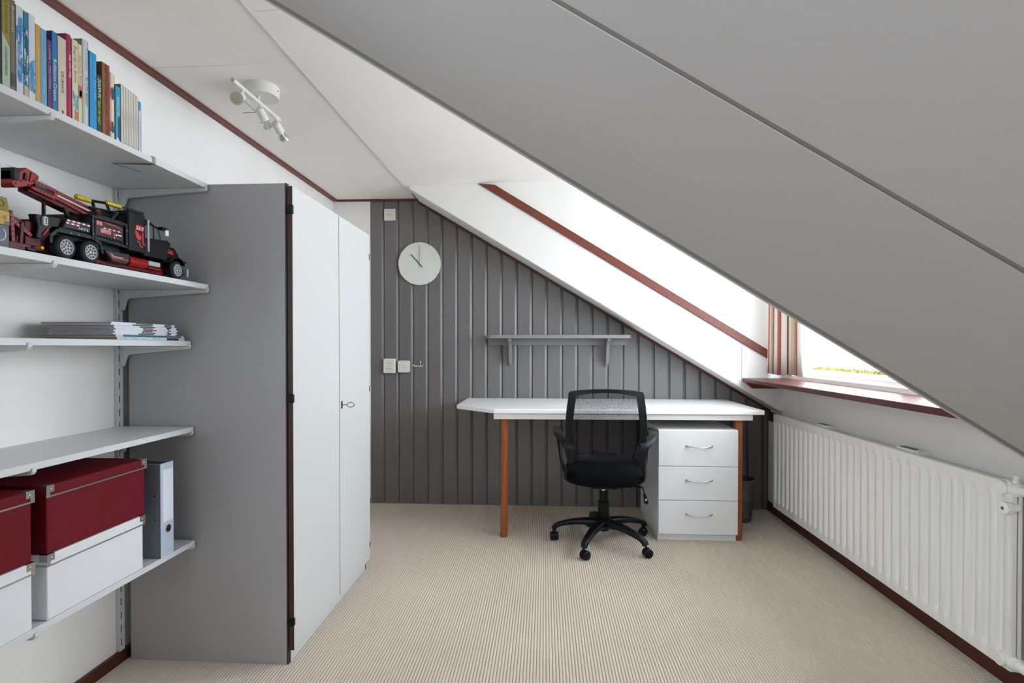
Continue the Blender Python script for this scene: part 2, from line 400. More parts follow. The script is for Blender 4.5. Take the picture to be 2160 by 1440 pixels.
# dormer window: frame, sash, panes
wy = [WY0 + 0.0, WY1]
win = bpy.data.objects.new('window_1', None); COL.objects.link(win); win['kind'] = 'structure'
m = MB().box(1.63, 1.70, WY0, WY1, 0.962, 1.012).box(1.63, 1.70, WY0, WY1, 2.07, 2.12).box(1.63, 1.70, WY0, WY0 + .06, 1.012, 2.07).box(1.63, 1.70, 3.645, 3.70, 1.012, 2.07).box(1.63, 1.70, 2.55, 2.61, 1.012, 2.07)
m.build('window_frame', 'white_lacquer', win, bevel=0.004)
for a, b_ in ((WY0 + .06, 2.55), (2.61, 3.645)):
    m = MB().box(1.655, 1.69, a, b_, 1.012, 1.030).box(1.655, 1.69, a, b_, 2.04, 2.07).box(1.655, 1.69, a, a + .03, 1.030, 2.04).box(1.655, 1.69, b_ - .03, b_, 1.030, 2.04)
    sash = m.build('sash', 'white_lacquer', win, bevel=0.003)
    box(1.672, 1.678, a + .028, b_ - .028, 1.028, 2.042).build('pane', 'window_glass', sash)
win2 = bpy.data.objects.new('added_fill_window', None); COL.objects.link(win2); win2['kind'] = 'structure'  # added out of view to let in fill light
m = MB().box(-1.72, -1.65, RX0, RX1, RZ0, RZ0 + .06).box(-1.72, -1.65, RX0, RX1, RZ1 - .06, RZ1)
for yy in (RX0, -0.50, RX1 - .06): m.box(-1.72, -1.65, yy, yy + .06, RZ0 + .06, RZ1 - .06)
m.build('window_frame', 'white_lacquer', win2, bevel=0.004)
for a, b_ in ((RX0 + .06, -.50), (-.44, RX1 - .06)): box(-1.688, -1.682, a, b_, RZ0 + .06, RZ1 - .06).build('pane', 'window_glass', win2)

# window sill and its cleat
sill = root('window_sill', (1.48, 2.65, 0.928), 'dark red polished wood window sill below the dormer window', 'window sill')
poly = [(1.335, cheek_y(1.335) - .007), (1.352, 1.66), (1.632, 1.66), (1.632, cheek_y(1.62) - .007)]
MB().prism(poly, 'z', 0.935, 0.962).build('board', 'sill_wood', sill, bevel=0.004)
MB().prism([(1.352, 0.934), (1.395, 0.893), (1.608, 0.893), (1.608, 0.934)], 'y', 3.745, 3.774).build('cleat', 'mahogany', sill)

# ledge outside with foliage
tag(box(1.765, 2.10, 1.3, 4.5, 0.88, 0.965).build('gutter_ledge', 'zinc', loc=(1.93, 2.9, 0.88)), 'grey zinc ledge outside just below the dormer window', 'ledge')
m = MB()
for i in range(4200):
    px, py = random.uniform(1.80, 2.08), random.uniform(1.4, 4.45)
    h = random.uniform(0.05, 0.078); a = random.uniform(0, 6.28); w = random.uniform(0.005, 0.012); tx, ty = random.uniform(-.02, .02), random.uniform(-.02, .02)
    c_, s_ = math.cos(a) * w, math.sin(a) * w
    m.add([(px - c_, py - s_, 0.964), (px + c_, py + s_, 0.964), (px + tx + c_*.6, py + ty + s_*.6, 0.964 + h*.7), (px + tx, py + ty, 0.964 + h)], [(0, 1, 2), (0, 2, 3)])
gs = m.build('ledge_plants', 'foliage', loc=(1.93, 2.9, 0.964)); tag(gs, 'yellow-green low plants growing outside along the window ledge', 'plants'); gs['kind'] = 'stuff'

# ------------------------------------------------------------------ curtain
def curtain():
    cx = root('curtain', (1.54, 3.6, 0.99), 'striped red, beige and white curtain gathered beside the dormer window', 'curtain')
    pts = []; N = 150; L = 0.0; prev = None
    for i in range(N + 1):
        t = i / N
        bxx, byy = 1.515 + 0.055 * t, 3.762 - 0.335 * t
        a = 0.016 * math.sin(t * 2 * math.pi * 4.5 + 0.6)
        p = (bxx - a * 0.98, byy - a * 0.2 + 0.012 * math.sin(t * 2 * math.pi * 9))
        if prev: L += math.hypot(p[0] - prev[0], p[1] - prev[1])
        pts.append((p, L)); prev = p
    pat = [(0,'w'),(.03,'p'),(.045,'w'),(.06,'b'),(.10,'w'),(.14,'r'),(.18,'w'),(.28,'p'),(.325,'w'),(.53,'r'),(.55,'w'),(.585,'r'),(.64,'w'),(.67,'b'),(.695,'w'),(.71,'b'),(.76,'w'),(.785,'b'),(.86,'p'),(.875,'w'),(.90,'p'),(.912,'w')]
    keys = {'w': 0, 'b': 1, 'r': 2, 'p': 3}
    zs = [0.992, 1.15, 1.35, 1.6, 1.9, 2.22]
    m = MB(); n = len(pts)
    for k, z in enumerate(zs):
        sp = 1.0 + 0.10 * (1 - k / 5.0)
        for (p, l) in pts:
            m.v.append((1.545 + (p[0] - 1.545) * sp, min(3.600 + (p[1] - 3.600) * (1 + .05 * (1 - k / 5.)), cheek_y(1.5) - .012), z + (0.004 * math.sin(l * 60) if k == 0 else 0)))
    for k in range(len(zs) - 1):
        for i in range(n - 1):
            l = pts[i][1] / L; c = 'w'
            for a, q in pat:
                if l >= a: c = q
            m.f.append((k*n+i, k*n+i+1, (k+1)*n+i+1, (k+1)*n+i)); m.mi.append(keys[c])
    o = m.build('cloth', ['curtain_white', 'curtain_beige', 'curtain_red', 'curtain_pink'], cx, smooth=80)
    sd = o.modifiers.new('s', 'SOLIDIFY'); sd.thickness = 0.0015
    MB().cyl((1.545, 1.7, 2.225), (1.545, 3.76, 2.225), 0.008, n=10).build('rod', 'white_lacquer', cx)
curtain()

# ------------------------------------------------------------------ wardrobe
def wardrobe():
    w = root('wardrobe', (-1.24, 2.378, 0), 'tall two-door wardrobe with white doors and a grey side panel', 'wardrobe')
    YW, YE = 1.941, 2.816
    MB().box(-1.545, -0.9445, YW, YW + .018, 0, 1.768).build('side_panel', 'wardrobe_grey', w, bevel=0.0008, seg=1)
    box(-0.9445, -0.9395, YW - .0004, YW + .018, 0, 1.768).build('edge_band', 'wardrobe_edge', w)
    box(-1.545, -0.945, YE - .018, YE, 0, 1.768).build('side_panel', 'wardrobe_grey', w)
    box(-0.945, -0.9395, YE - .018, YE, 0, 1.768).build('edge_band', 'wardrobe_edge', w)
    m = MB().box(-1.545, -0.942, YW + .018, YE - .018, 1.750, 1.768).box(-1.545, -1.537, YW + .018, YE - .018, 0.05, 1.75).box(-1.537, -0.96, YW + .018, YE - .018, 0.05, 0.066)
    m.build('carcass', 'wardrobe_grey', w)
    box(-0.960, -0.938, YW + .019, YE - .019, 0.0, 0.052).build('plinth', 'door_white', w)
    ym = 2.392
    for i, (a, b_) in enumerate(((YW + .001, ym - .0022), (ym + .0022, YE + .001))):
        d = box(-0.9355, -0.9175, a + .0008, b_, 0.055, 1.758).build('door', 'door_white', w, bevel=0.0006, seg=1)
        box(-0.9360, -0.9180, a, a + .0008, 0.056, 1.757).build('edge_band', 'wardrobe_edge', d)
    for i, (z0, z1) in enumerate(((1.655, 1.690), (0.966, 0.998), (0.145, 0.175))):
        box(-0.9425, -0.9165, YW - .004, YW + .012, z0, z1).build('hinge', 'black_plastic', w, bevel=0.003)
        box(-0.9425, -0.9165, YE - .008, YE + .006, z0 - .03, z1 - .03).build('hinge', 'black_plastic', w, bevel=0.003)
    ky = ym + .028
    esc = box(-0.9178, -0.9158, ky - .009, ky + .009, 0.892, 0.926).build('escutcheon', 'mahogany', w, bevel=0.001)
    m = MB().cyl((-0.917, ky, 0.909), (-0.893, ky, 0.909), 0.0022, n=8)
    m.tube([(-0.876 + .017*math.cos(a), ky, 0.909 + 0.010*math.sin(a)) for a in [2*math.pi*i/20 for i in range(21)]], 0.002, 6)
    m.build('key', 'wire', esc)
wardrobe()

# ------------------------------------------------------------------ wall shelving on slotted uprights
WX = XL                                           # wall plane
UY = [1.9095, 1.288]
for i, y in enumerate(UY):
    u = root('shelf_upright', (WX + .008, y + .012, 0.04), ['white slotted steel upright on the left wall right beside the wardrobe', 'white slotted steel upright on the left wall behind the storage boxes'][i], 'shelf upright')
    top, bot = 2.02, 0.046
    box(WX, WX + .015, y, y + .026, bot, top).build('rail', 'steel_white', u, bevel=0.0015)
    slot = None; z = bot + .02
    while z < top - .03:
        if slot is None: slot = box(WX + .0146, WX + .0154, y + .0055, y + .0090, z, z + .026).build('slot', 'slot_dark', u); zf = z
        else:
            c2 = slot.copy(); COL.objects.link(c2); c2.location = (0, 0, z - zf)
        z += .050
SH = [(1.768, -1.232, 'top white shelf board carrying the row of books'),
      (1.399, -1.229, 'white shelf board carrying the black toy truck'),
      (1.193, -1.298, 'white shelf board carrying the stack of magazines'),
      (0.877, -1.290, 'empty white shelf board above the red boxes'),
      (0.459, -1.287, 'lowest white shelf board carrying the storage boxes')]
what = ['book shelf', 'truck shelf', 'magazine shelf', 'empty shelf', 'lowest shelf']
for i, (z, xf, lab) in enumerate(SH):
    o = box(WX + .001, xf, 0.95, 1.9315, z - .0185, z).build('shelf_board', ['shelf_white'], loc=((WX + xf) / 2, 1.44, z - .0185), bevel=0.001)
    tag(o, lab, 'shelf')
    for j, y in enumerate(UY):
        zb = z - .019; w0 = WX + .0155
        br = root('shelf_bracket', (w0, y + .013, zb), 'white steel bracket under the %s, %s' % (what[i], ['at its end by the wardrobe', 'the nearer one at left'][j]), 'bracket')
        prof = [(w0, zb), (xf + .001, zb), (xf + .001, zb + .007), (xf + .0035, zb + .007), (xf + .0045, zb - .003), (xf - .001, zb - .0105), (w0 + .036, zb - .031), (w0 + .027, zb - .036), (w0 + .013, zb - .074), (w0, zb - .074)]
        MB().prism(prof, 'y', y + .007, y + .019).build('arm', 'steel_white', br, bevel=0.001, seg=1)
        MB().cyl((w0 + .012, y + .0062, zb - .014), (w0 + .012, y + .007, zb - .014), 0.0032, n=10).build('rivet', 'brushed_steel', br)
# wire hook clipped to the top shelf
hy, hx = 1.652, -1.232
m = MB().tube([(hx - .030, hy, 1.7698), (hx + .0022, hy, 1.7698), (hx + .0022, hy + .001, 1.7475), (hx - .015, hy, 1.7472), (hx - .12, hy - .012, 1.7462), (hx - .06, hy + .03, 1.732)], 0.0011, 6)
m.tube([(hx - .030, hy + .009, 1.7698), (hx + .0022, hy + .009, 1.7698), (hx + .0022, hy + .009, 1.7475), (hx - .015, hy + .008, 1.7472), (hx - .12, hy - .012, 1.7462)], 0.0011, 6)
tag(m.build('wire_hook', 'wire', loc=(hx, hy, 1.747)), 'bent wire hook clipped over the edge of the book shelf', 'hook')

# ------------------------------------------------------------------ books
def book(y0, y1, ztop_, spine_rgb, label, depth=0.165, front=-1.250, side_rgb=None, rounded=False, group=None, name='book', cover_rough=0.5):
    z0 = 1.7685; t = y1 - y0; g = 0.0004
    b = root(name, (front - depth / 2, (y0 + y1) / 2, z0), label, 'book', group)
    cm = mat('cover_%d' % len(MATS), spine_rgb, cover_rough, var=0.03, vscale=20)
    sm = cm if side_rgb is None else mat('cover_%d' % len(MATS), side_rgb, cover_rough)
    c = min(0.0025, t * .18)
    m = MB(); m.cur = 1
    m.box(front - depth, front - .0015, y0 + g, y0 + g + c, z0, ztop_)
    m.box(front - depth, front - .0015, y1 - g - c, y1 - g, z0, ztop_)
    m.cur = 0
    if rounded:
        prof = [(front - .004, y0 + g)] + [(front - .004 + .006 * math.sin(math.pi * k / 8), y0 + g + (t - 2*g) * k / 8) for k in range(1, 8)] + [(front - .004, y1 - g)]
        m.prism(prof, 'z', z0, ztop_)
    else: m.box(front - .002, front, y0 + g, y1 - g, z0, ztop_)
    m.build('cover', [cm, sm], b, smooth=30)
    box(front - depth + .003, front - .0021, y0 + g + c, y1 - g - c, z0 + .002, ztop_ - .003).build('pages', 'paper', b)
    return b
def spine(b, s, y0, y1, zt, length, rgb, frac=0.6, front=-1.250, italic=0.0):
    k = 'ink_%d_%d_%d' % rgb
    if k not in MATS: mat(k, rgb, 0.5)
    h = (y1 - y0) * frac
    return text(s, (front + .0009, y0 + (y1 - y0 - h) / 2, zt), (0, 0, -1), (0, 1, 0), length, h, k, b, italic=italic)
def patch(b, y0, y1, z0, z1, rgb, front=-1.250, name='spine_print'):
    k = 'ink_%d_%d_%d' % rgb
    if k not in MATS: mat(k, rgb, 0.5)
    return box(front - .0002, front + .0006, y0, y1, z0, z1).build(name, k, b)
def scribble(b, y0, y1, z0, z1, rgbs, n, front=-1.250):
    """irregular painted strokes on an illustrated spine"""
    for rgb in rgbs:
        k = 'ink_%d_%d_%d' % rgb
        if k not in MATS: mat(k, rgb, 0.6)
        m = MB()
        for i in range(n):
            a = random.uniform(y0 + .001, y1 - .004); w = random.uniform(.0015, .0045); z = random.uniform(z0, z1 - .02); h = random.uniform(.006, .028); q = random.uniform(-.002, .002)
            e = min(a + w, y1 - .0006); x = front + .0005 + .0001 * random.random()
            m.add([(x, a, z), (x, e, z + q), (x, min(e + q, y1 - .0006), z + h), (x, max(a + q, y0 + .0006), z + h + q)], [(0, 1, 2, 3)])
        m.build('spine_print', k, b, smooth=0)['kind'] = 'stuff'
GB = 'books on the top shelf'
b = book(1.172, 1.1925, 1.99, (30, 26, 24), 'black-spined book at the left edge of the photo on the top shelf', group=GB)
b = book(1.1935, 1.2125, 1.992, (172, 192, 164), 'book with olive and mint green diagonal spine on the top shelf', side_rgb=(40, 34, 26), group=GB)
k_ = mat('ink_olive', (150, 132, 50), 0.5)
MB().prism([(1.1940, 1.991), (1.1940, 1.900), (1.2121, 1.872), (1.2121, 1.991)], 'x', -1.2502, -1.2493).build('spine_print', k_, b)
spine(b, 'DE DOOLHOF', 1.1935, 1.2125, 1.985, .085, (60, 52, 22), .35); spine(b, 'CONSTELLATIE VERENIGD', 1.1935, 1.2125, 1.868, .066, (70, 84, 66), .3)
b = book(1.2132, 1.2258, 1.987, (116, 106, 92), 'dark grey and beige book beside the olive and mint one', group=GB, side_rgb=(50, 46, 42)); patch(b, 1.2142, 1.2252, 1.785, 1.815, (74, 70, 64)); spine(b, 'Bommel', 1.2132, 1.2258, 1.972, .06, (214, 206, 190), .5)
b = book(1.2275, 1.2452, 1.982, (206, 208, 216), 'thicker white book with blue watercolour strokes on the spine', group=GB, side_rgb=(60, 66, 84)); scribble(b, 1.2275, 1.2452, 1.80, 1.955, [(84, 150, 200), (60, 120, 180), (130, 180, 214)], 26)
b = book(1.2460, 1.2580, 1.979, (30, 124, 150), 'thin teal illustrated book with a beige foot', group=GB, side_rgb=(30, 60, 70)); patch(b, 1.2466, 1.2576, 1.769, 1.80, (196, 178, 146)); scribble(b, 1.2460, 1.2580, 1.80, 1.95, [(16, 84, 116), (196, 206, 204)], 14)
b = book(1.2590, 1.2762, 1.981, (212, 212, 220), 'white book with blue strokes low on the spine, beside the mustard book', group=GB, side_rgb=(74, 74, 84)); scribble(b, 1.2590, 1.2762, 1.79, 1.87, [(96, 166, 214), (70, 130, 190)], 24)
b = book(1.2768, 1.2902, 1.966, (196, 158, 78), 'mustard yellow book with plain spine', group=GB); spine(b, 'Het Manna  De sterrenkundige', 1.2768, 1.2902, 1.905, .105, (224, 196, 130), .3)
b = book(1.2905, 1.3072, 1.964, (108, 160, 194), 'light blue book between the mustard and purple ones', group=GB); spine(b, 'Jan Terlouw   Oorlogswinter', 1.2905, 1.3072, 1.905, .10, (190, 214, 228), .25)
b = book(1.3085, 1.3212, 1.946, (92, 48, 96), 'purple book, shorter than its neighbours', group=GB, side_rgb=(36, 18, 40)); spine(b, 'C S LEWIS  +  PRINS CASPIAN', 1.3085, 1.3212, 1.934, .11, (206, 176, 204), .35)
b = book(1.3222, 1.3368, 1.975, (30, 112, 172), 'dark blue hardback with white title between purple and cream books', group=GB, side_rgb=(18, 40, 82)); spine(b, 'Robinson Crusoe', 1.3222, 1.3368, 1.905, .105, (224, 230, 236), .62)
b = book(1.3385, 1.3630, 1.972, (206, 192, 170), 'cream book with grey side beside the magenta one', group=GB, side_rgb=(128, 118, 106)); spine(b, 'DE JANUS', 1.3385, 1.3630, 1.885, .055, (70, 58, 48), .35); patch(b, 1.350, 1.3535, 1.776, 1.785, (70, 58, 48))
b = book(1.3638, 1.3800, 1.992, (186, 52, 104), 'magenta hardback with rounded spine', group=GB, rounded=True, side_rgb=(140, 30, 70)); spine(b, 'stap voor stap', 1.3638, 1.3800, 1.94, .06, (240, 210, 224), .55, front=-1.2485); spine(b, 'LA PORT A DIO', 1.3638, 1.3800, 1.985, .03, (110, 20, 56), .4, front=-1.2485)
b = book(1.3808, 1.3995, 1.988, (208, 210, 170), 'pale green book with pink lettering and blue marks', group=GB, side_rgb=(150, 112, 60)); spine(b, 'Begrijp je Bijbel', 1.3808, 1.3995, 1.972, .098, (222, 104, 116), .62); scribble(b, 1.3815, 1.399, 1.80, 1.86, [(96, 154, 196)], 8); patch(b, 1.388, 1.398, 1.775, 1.80, (214, 110, 92))
b = book(1.4003, 1.4118, 1.985, (212, 206, 160), 'thin pale yellow-green book beside the tall white-grey hardback', group=GB); spine(b, 'Begrijp je Bijbel', 1.4003, 1.4118, 1.955, .08, (222, 120, 124), .6); patch(b, 1.4012, 1.4112, 1.84, 1.874, (208, 84, 70)); patch(b, 1.403, 1.4108, 1.845, 1.862, (110, 160, 200))
b = book(1.4130, 1.4352, 2.006, (204, 208, 216), 'tall white hardback with rounded spine and grey side', group=GB, rounded=True, side_rgb=(134, 132, 128)); spine(b, 'In Uw spoor', 1.4130, 1.4352, 1.905, .078, (66, 84, 108), .5, front=-1.2482); spine(b, 'M. van Campen red.', 1.4130, 1.4352, 1.985, .062, (120, 128, 140), .3, front=-1.2482)
b = book(1.4365, 1.4600, 1.986, (24, 142, 202), 'bright blue book with light lettering', group=GB, side_rgb=(16, 84, 150)); spine(b, 'HOORT ZIJN STEM', 1.4445, 1.4600, 1.962, .102, (134, 202, 236), .6); spine(b, 'BIBLE BASED DAILY', 1.4365, 1.4470, 1.962, .098, (96, 182, 226), .45); spine(b, 'S. DE VRIES', 1.4445, 1.4600, 1.846, .04, (70, 166, 220), .35)
b = book(1.4608, 1.4770, 1.934, (34, 52, 30), 'dark green book with yellow and white title, lower than the bright blue one', group=GB, side_rgb=(22, 22, 16)); spine(b, 'ZOOM IN', 1.4608, 1.4770, 1.925, .055, (232, 236, 226), .62, italic=.2); spine(b, 'ben de raaf', 1.4608, 1.4770, 1.862, .066, (170, 190, 50), .62, italic=.2); scribble(b, 1.4612, 1.4765, 1.78, 1.93, [(96, 112, 34)], 10)
b = book(1.4780, 1.5062, 1.978, (128, 66, 46), 'worn old brown and red book with frayed spine', group=GB, side_rgb=(120, 84, 46), depth=.17); patch(b, 1.479, 1.4875, 1.769, 1.976, (126, 86, 44)); scribble(b, 1.488, 1.506, 1.77, 1.975, [(150, 52, 44), (104, 44, 34)], 22)
b = book(1.5070, 1.5258, 1.963, (224, 214, 198), 'cream hardback with dark blue drawings beside the worn brown book', group=GB, rounded=True, side_rgb=(170, 120, 50)); scribble(b, 1.5080, 1.525, 1.885, 1.925, [(46, 60, 90)], 12, front=-1.2482); scribble(b, 1.5080, 1.525, 1.79, 1.825, [(46, 60, 90)], 12, front=-1.2482); patch(b, 1.5108, 1.516, 1.90, 1.91, (196, 120, 110), front=-1.2486)
b = book(1.5270, 1.5455, 1.934, (24, 152, 182), 'turquoise book just left of the thin beige booklets', group=GB, side_rgb=(20, 70, 90)); spine(b, 'AFGESLOTEN', 1.5270, 1.5455, 1.905, .06, (196, 232, 240), .4); patch(b, 1.537, 1.5450, 1.78, 1.85, (18, 62, 84)); patch(b, 1.531, 1.539, 1.773, 1.785, (230, 236, 238))
y = 1.5475
for i in range(7):
    w = 0.0098
    b = book(y, y + w - .0005, 1.948 - .0012 * i, (202, 194, 182), 'one of seven matching thin beige booklets on the top shelf', group='thin beige booklets on the top shelf', depth=.14, side_rgb=(150, 138, 120))
    spine(b, 'JAARGANG', y, y + w, 1.88, .05, (150, 140, 128), .25); patch(b, y + .003, y + .0065, 1.773, 1.778, (110, 100, 90)); y += w + .0002
b = book(1.6185, 1.6262, 1.929, (206, 212, 222), 'thin white booklet with a blue top, last in the book row', group=GB, depth=.14); patch(b, 1.6191, 1.6258, 1.90, 1.9285, (30, 150, 206)); spine(b, 'op weg naar huis', 1.6185, 1.6262, 1.87, .08, (110, 140, 190), .6)
b = book(1.6266, 1.6315, 1.927, (196, 196, 204), 'very thin grey-white booklet closing the book row', group=GB, depth=.14)

# ------------------------------------------------------------------ magazines
def magazine(z0, t, x0, x1, y0, y1, cover, label, rz=0.0, group=None, prints=()):
    b = root('magazine', ((x0 + x1) / 2, (y0 + y1) / 2, z0), label, 'magazine', group)
    k = min(.0012, t * .25)
    m = MB().box(x0, x1, y0, y1, z0, z0 + k).box(x0, x1, y0, y1, z0 + t - k, z0 + t).box(x1 - .0008, x1, y0, y1, z0 + k, z0 + t - k)
    m.build('cover', cover, b)
    m = MB(); n = 14
    lo = [(x0 + .002 + (x1 - x0 - .003) * i / n, 0) for i in range(n + 1)]
    m.loft([[(q[0], y0 + .0015 + .0012 * random.random(), zz) for q in lo] + [(q[0], y1 - .0015, zz) for q in reversed(lo)] for zz in (z0 + k, z0 + t - k)])
    m.build('pages', 'magazine_paper', b)
    for (a, c_, mm) in prints: box(x1 - .0004, x1 + .0004, y0 + a, y0 + c_, z0 + k * .5, z0 + t - k * .5).build('spine_print', mm, b)
    return b
mat('mag_beige', (206, 196, 176), 0.5); mat('mag_white', (218, 220, 228), 0.4); mat('mag_teal', (30, 98, 122), .5); mat('mag_green', (48, 66, 52), .6, var=.6, vscale=180); mat('mag_navy', (30, 34, 54), .5, var=.4, vscale=200)
mat('mag_lightblue', (140, 184, 216), .5); mat('mag_pale', (170, 196, 200), .5, var=.2, vscale=60); mat('mag_cover', (74, 76, 78), .45)
z = 1.1935; GM = 'stack of magazines on the third shelf'
magazine(z, .0085, -1.528, -1.3035, 1.592, 1.905, 'mag_beige', 'thick beige magazine at the very bottom of the stack', group=GM, prints=((.01, .2, 'mag_pale'), (.22, .28, 'mag_navy'))); z += .0087
magazine(z, .0075, -1.525, -1.305, 1.588, 1.903, 'mag_beige', 'beige magazine with a teal stripe, second from the bottom of the stack', group=GM, prints=((.03, .30, 'mag_teal'),)); z += .0077
ords = ['third', 'fourth', 'fifth', 'sixth', 'seventh', 'eighth', 'ninth', 'tenth']
for i in range(8):
    t = [.0042, .0048, .0040, .0046, .0044, .0050, .0046, .0046][i]; dx = [0, .003, -.002, .002, 0, .003, .012, .002][i]; dy = [-.006, 0, -.003, .004, -.002, -.004, -.022, -.012][i]
    lab = 'white-spined magazine, %s from the bottom of the stack' % ords[i] if i < 7 else 'topmost white-spined magazine of the stack'
    magazine(z, t, -1.522 + dx - (.02 if i > 5 else 0), -1.310 + dx * .5, 1.590 + dy, 1.872 + dy, 'mag_white', lab, group=GM,
             prints=((.11 + dy, .175, 'mag_green' if i != 3 else 'curtain_red'), (.232, .25 - dy, 'mag_navy')) if i not in (2, 4) else ((.235, .245, 'mag_navy'), (.12, .165, 'mag_green'))); z += t + .0002

# ------------------------------------------------------------------ storage boxes and binder
def storage_box(x0, x1, y0, y1, z0, z1, material, label):
    b = root('storage_box', ((x0 + x1) / 2, (y0 + y1) / 2, z0), label, 'box', 'storage boxes on the lowest shelf')
    lid = .030; q = .004
    box(x0 + q, x1 - q, y0 + q, y1 - q, z0, z1 - .002).build('body', material, b, bevel=0.003)
    l = box(x0, x1, y0, y1, z1 - lid, z1).build('lid', material, b, bevel=0.0025)
    m = MB()
    for (a, c_, d, e) in ((x1 - .0005, x1 + .0012, y0, y1), (x0 - .0012, x0 + .0005, y0, y1), (x0, x1, y0 - .0012, y0 + .0005), (x0, x1, y1 - .0005, y1 + .0012)):
        m.box(a, c_, d, e, z1 - lid - .0005, z1 - lid + .0035)
    m.build('rim', 'nickel', l)
    for yy, s_ in ((y0, 1), (y1, -1)):
        m = MB(); t = .0010; w = .022
        ya, yb = sorted((yy - s_ * t, yy + s_ * w)); m.box(x1 - .0005, x1 + t, ya, yb, z1 - .018, z1 + t)
        ya, yb = sorted((yy - s_ * t, yy + s_ * .010)); m.box(x1 - .0005, x1 + t, ya, yb, z1 - lid - .001, z1 - .018)
        ya, yb = sorted((yy - s_ * t, yy)); m.box(x1 - w, x1 + t, ya, yb, z1 - .018, z1 + t)
        ya, yb = sorted((yy - s_ * t, yy + s_ * w)); m.box(x1 - w, x1 + t, ya, yb, z1 - .0002, z1 + t)
        cr = m.build('corner_guard', 'nickel', l, bevel=0.0006, seg=1)
        MB().sphere((x1 + t, yy + s_ * .013, z1 - .010), .0032, 10, 6, (.5, 1, 1)).build('rivet', 'nickel', cr)
zz = .4595
storage_box(-1.560, -1.283, 1.330, 1.676, zz, zz + .172, 'box_white', 'white storage box under the red one, beside the grey binder')
storage_box(-1.558, -1.281, 1.328, 1.682, zz + .1735, zz + .352, 'box_red', 'dark red storage box stacked on the white one beside the binder')
storage_box(-1.560, -1.281, 0.965, 1.294, zz, zz + .170, 'box_white', 'white storage box at the left edge of the photo on the lowest shelf')
storage_box(-1.556, -1.279, 0.960, 1.292, zz + .1715, zz + .352, 'box_red', 'dark red storage box at the left edge of the photo')
bd = root('lever_arch_binder', (-1.40, 1.785, zz), 'grey lever arch binder with blank white spine label on the lowest shelf', 'binder')
y0, y1, xf = 1.750, 1.814, -1.285; zt = zz + .318
m = MB().box(-1.560, xf, y0, y0 + .003, zz, zt).box(-1.560, xf, y1 - .003, y1, zz, zt); m.build('cover', 'binder_side', bd, bevel=.0008, seg=1)
box(xf - .003, xf + .0006, y0, y1, zz, zt).build('spine', 'binder_spine', bd, bevel=.001, seg=1)
box(xf + .0004, xf + .0012, y0 + .011, y1 - .004, zz + .118, zz + .295).build('label', 'label_paper', bd)
MB().revolve((xf + .0004, (y0 + y1) / 2 + .004, zz + .092), (1, 0, 0), [(.0125, 0), (.0125, .0016), (.0105, .0018)], 20).build('finger_hole', 'black_ink', bd)
m = MB(); m.tube([(xf + .0018, (y0 + y1) / 2 + .004 + .0125 * math.cos(a), zz + .092 + .0125 * math.sin(a)) for a in [2 * math.pi * i / 24 for i in range(25)]], .0012, 6); m.build('ring', 'nickel', bd)
box(-1.55, xf - .01, y0 + .004, y1 - .02, zz + .006, zz + .29).build('papers', 'paper', bd)
m = MB()
for q in (.13, .21): m.cyl((-1.305, y0 - .0008, zz + q), (-1.305, y0, zz + q), .003, n=10)
m.build('rivets', 'black_ink', bd)

# small cartons at the left edge of the truck shelf
zt2 = 1.3995; GC = 'small cartons beside the truck'; CX = -1.236
c = root('carton', (-1.31, 1.1, zt2), 'grey carton with a white curved mark, lowest at the left edge of the truck shelf', 'box', GC)
box(-1.385, CX, 1.03, 1.1925, zt2, zt2 + .0505).build('body', 'carton_grey', c, bevel=.001)
MB().tube([(CX + .0003, 1.172 + .012 * math.cos(R(a)), zt2 + .029 + .015 * math.sin(R(a))) for a in range(-110, 70, 15)], .0012, 6).build('printed_mark', 'print_white', c)
c = root('carton', (-1.31, 1.1, zt2 + .051), 'yellow cardboard carton lying on the grey one', 'box', GC)
box(-1.385, CX + .001, 1.03, 1.1935, zt2 + .051, zt2 + .083).build('body', 'cardboard_yellow', c, bevel=.001)
box(CX, CX + .0014, 1.180, 1.1932, zt2 + .0515, zt2 + .060).build('tape', 'carton_grey', c); text('-S', (CX + .0015, 1.174, zt2 + .064), (0, 1, 0), (0, 0, 1), .011, .008, 'black_ink', c)
c = root('carton', (-1.31, 1.1, zt2 + .0835), 'olive carton with slanting side on top of the yellow one', 'box', GC)
MB().prism([(1.03, zt2 + .0835), (1.1940, zt2 + .0835), (1.1885, zt2 + .114), (1.04, zt2 + .117)], 'x', -1.385, CX).build('body', 'cardboard_olive', c, bevel=.001)
MB().tube([(CX + .0004, 1.173 + .0075 * math.cos(R(a)), zt2 + .099 + .0075 * math.sin(R(a))) for a in range(0, 361, 24)], .0005, 5).build('printed_mark', 'black_ink', c)
c = root('carton', (-1.31, 1.1, zt2 + .118), 'cream carton on top of the olive one at the left edge of the photo', 'box', GC)
box(-1.37, CX, 1.03, 1.1750, zt2 + .118, zt2 + .186).build('body', 'carton_cream', c, bevel=.001)

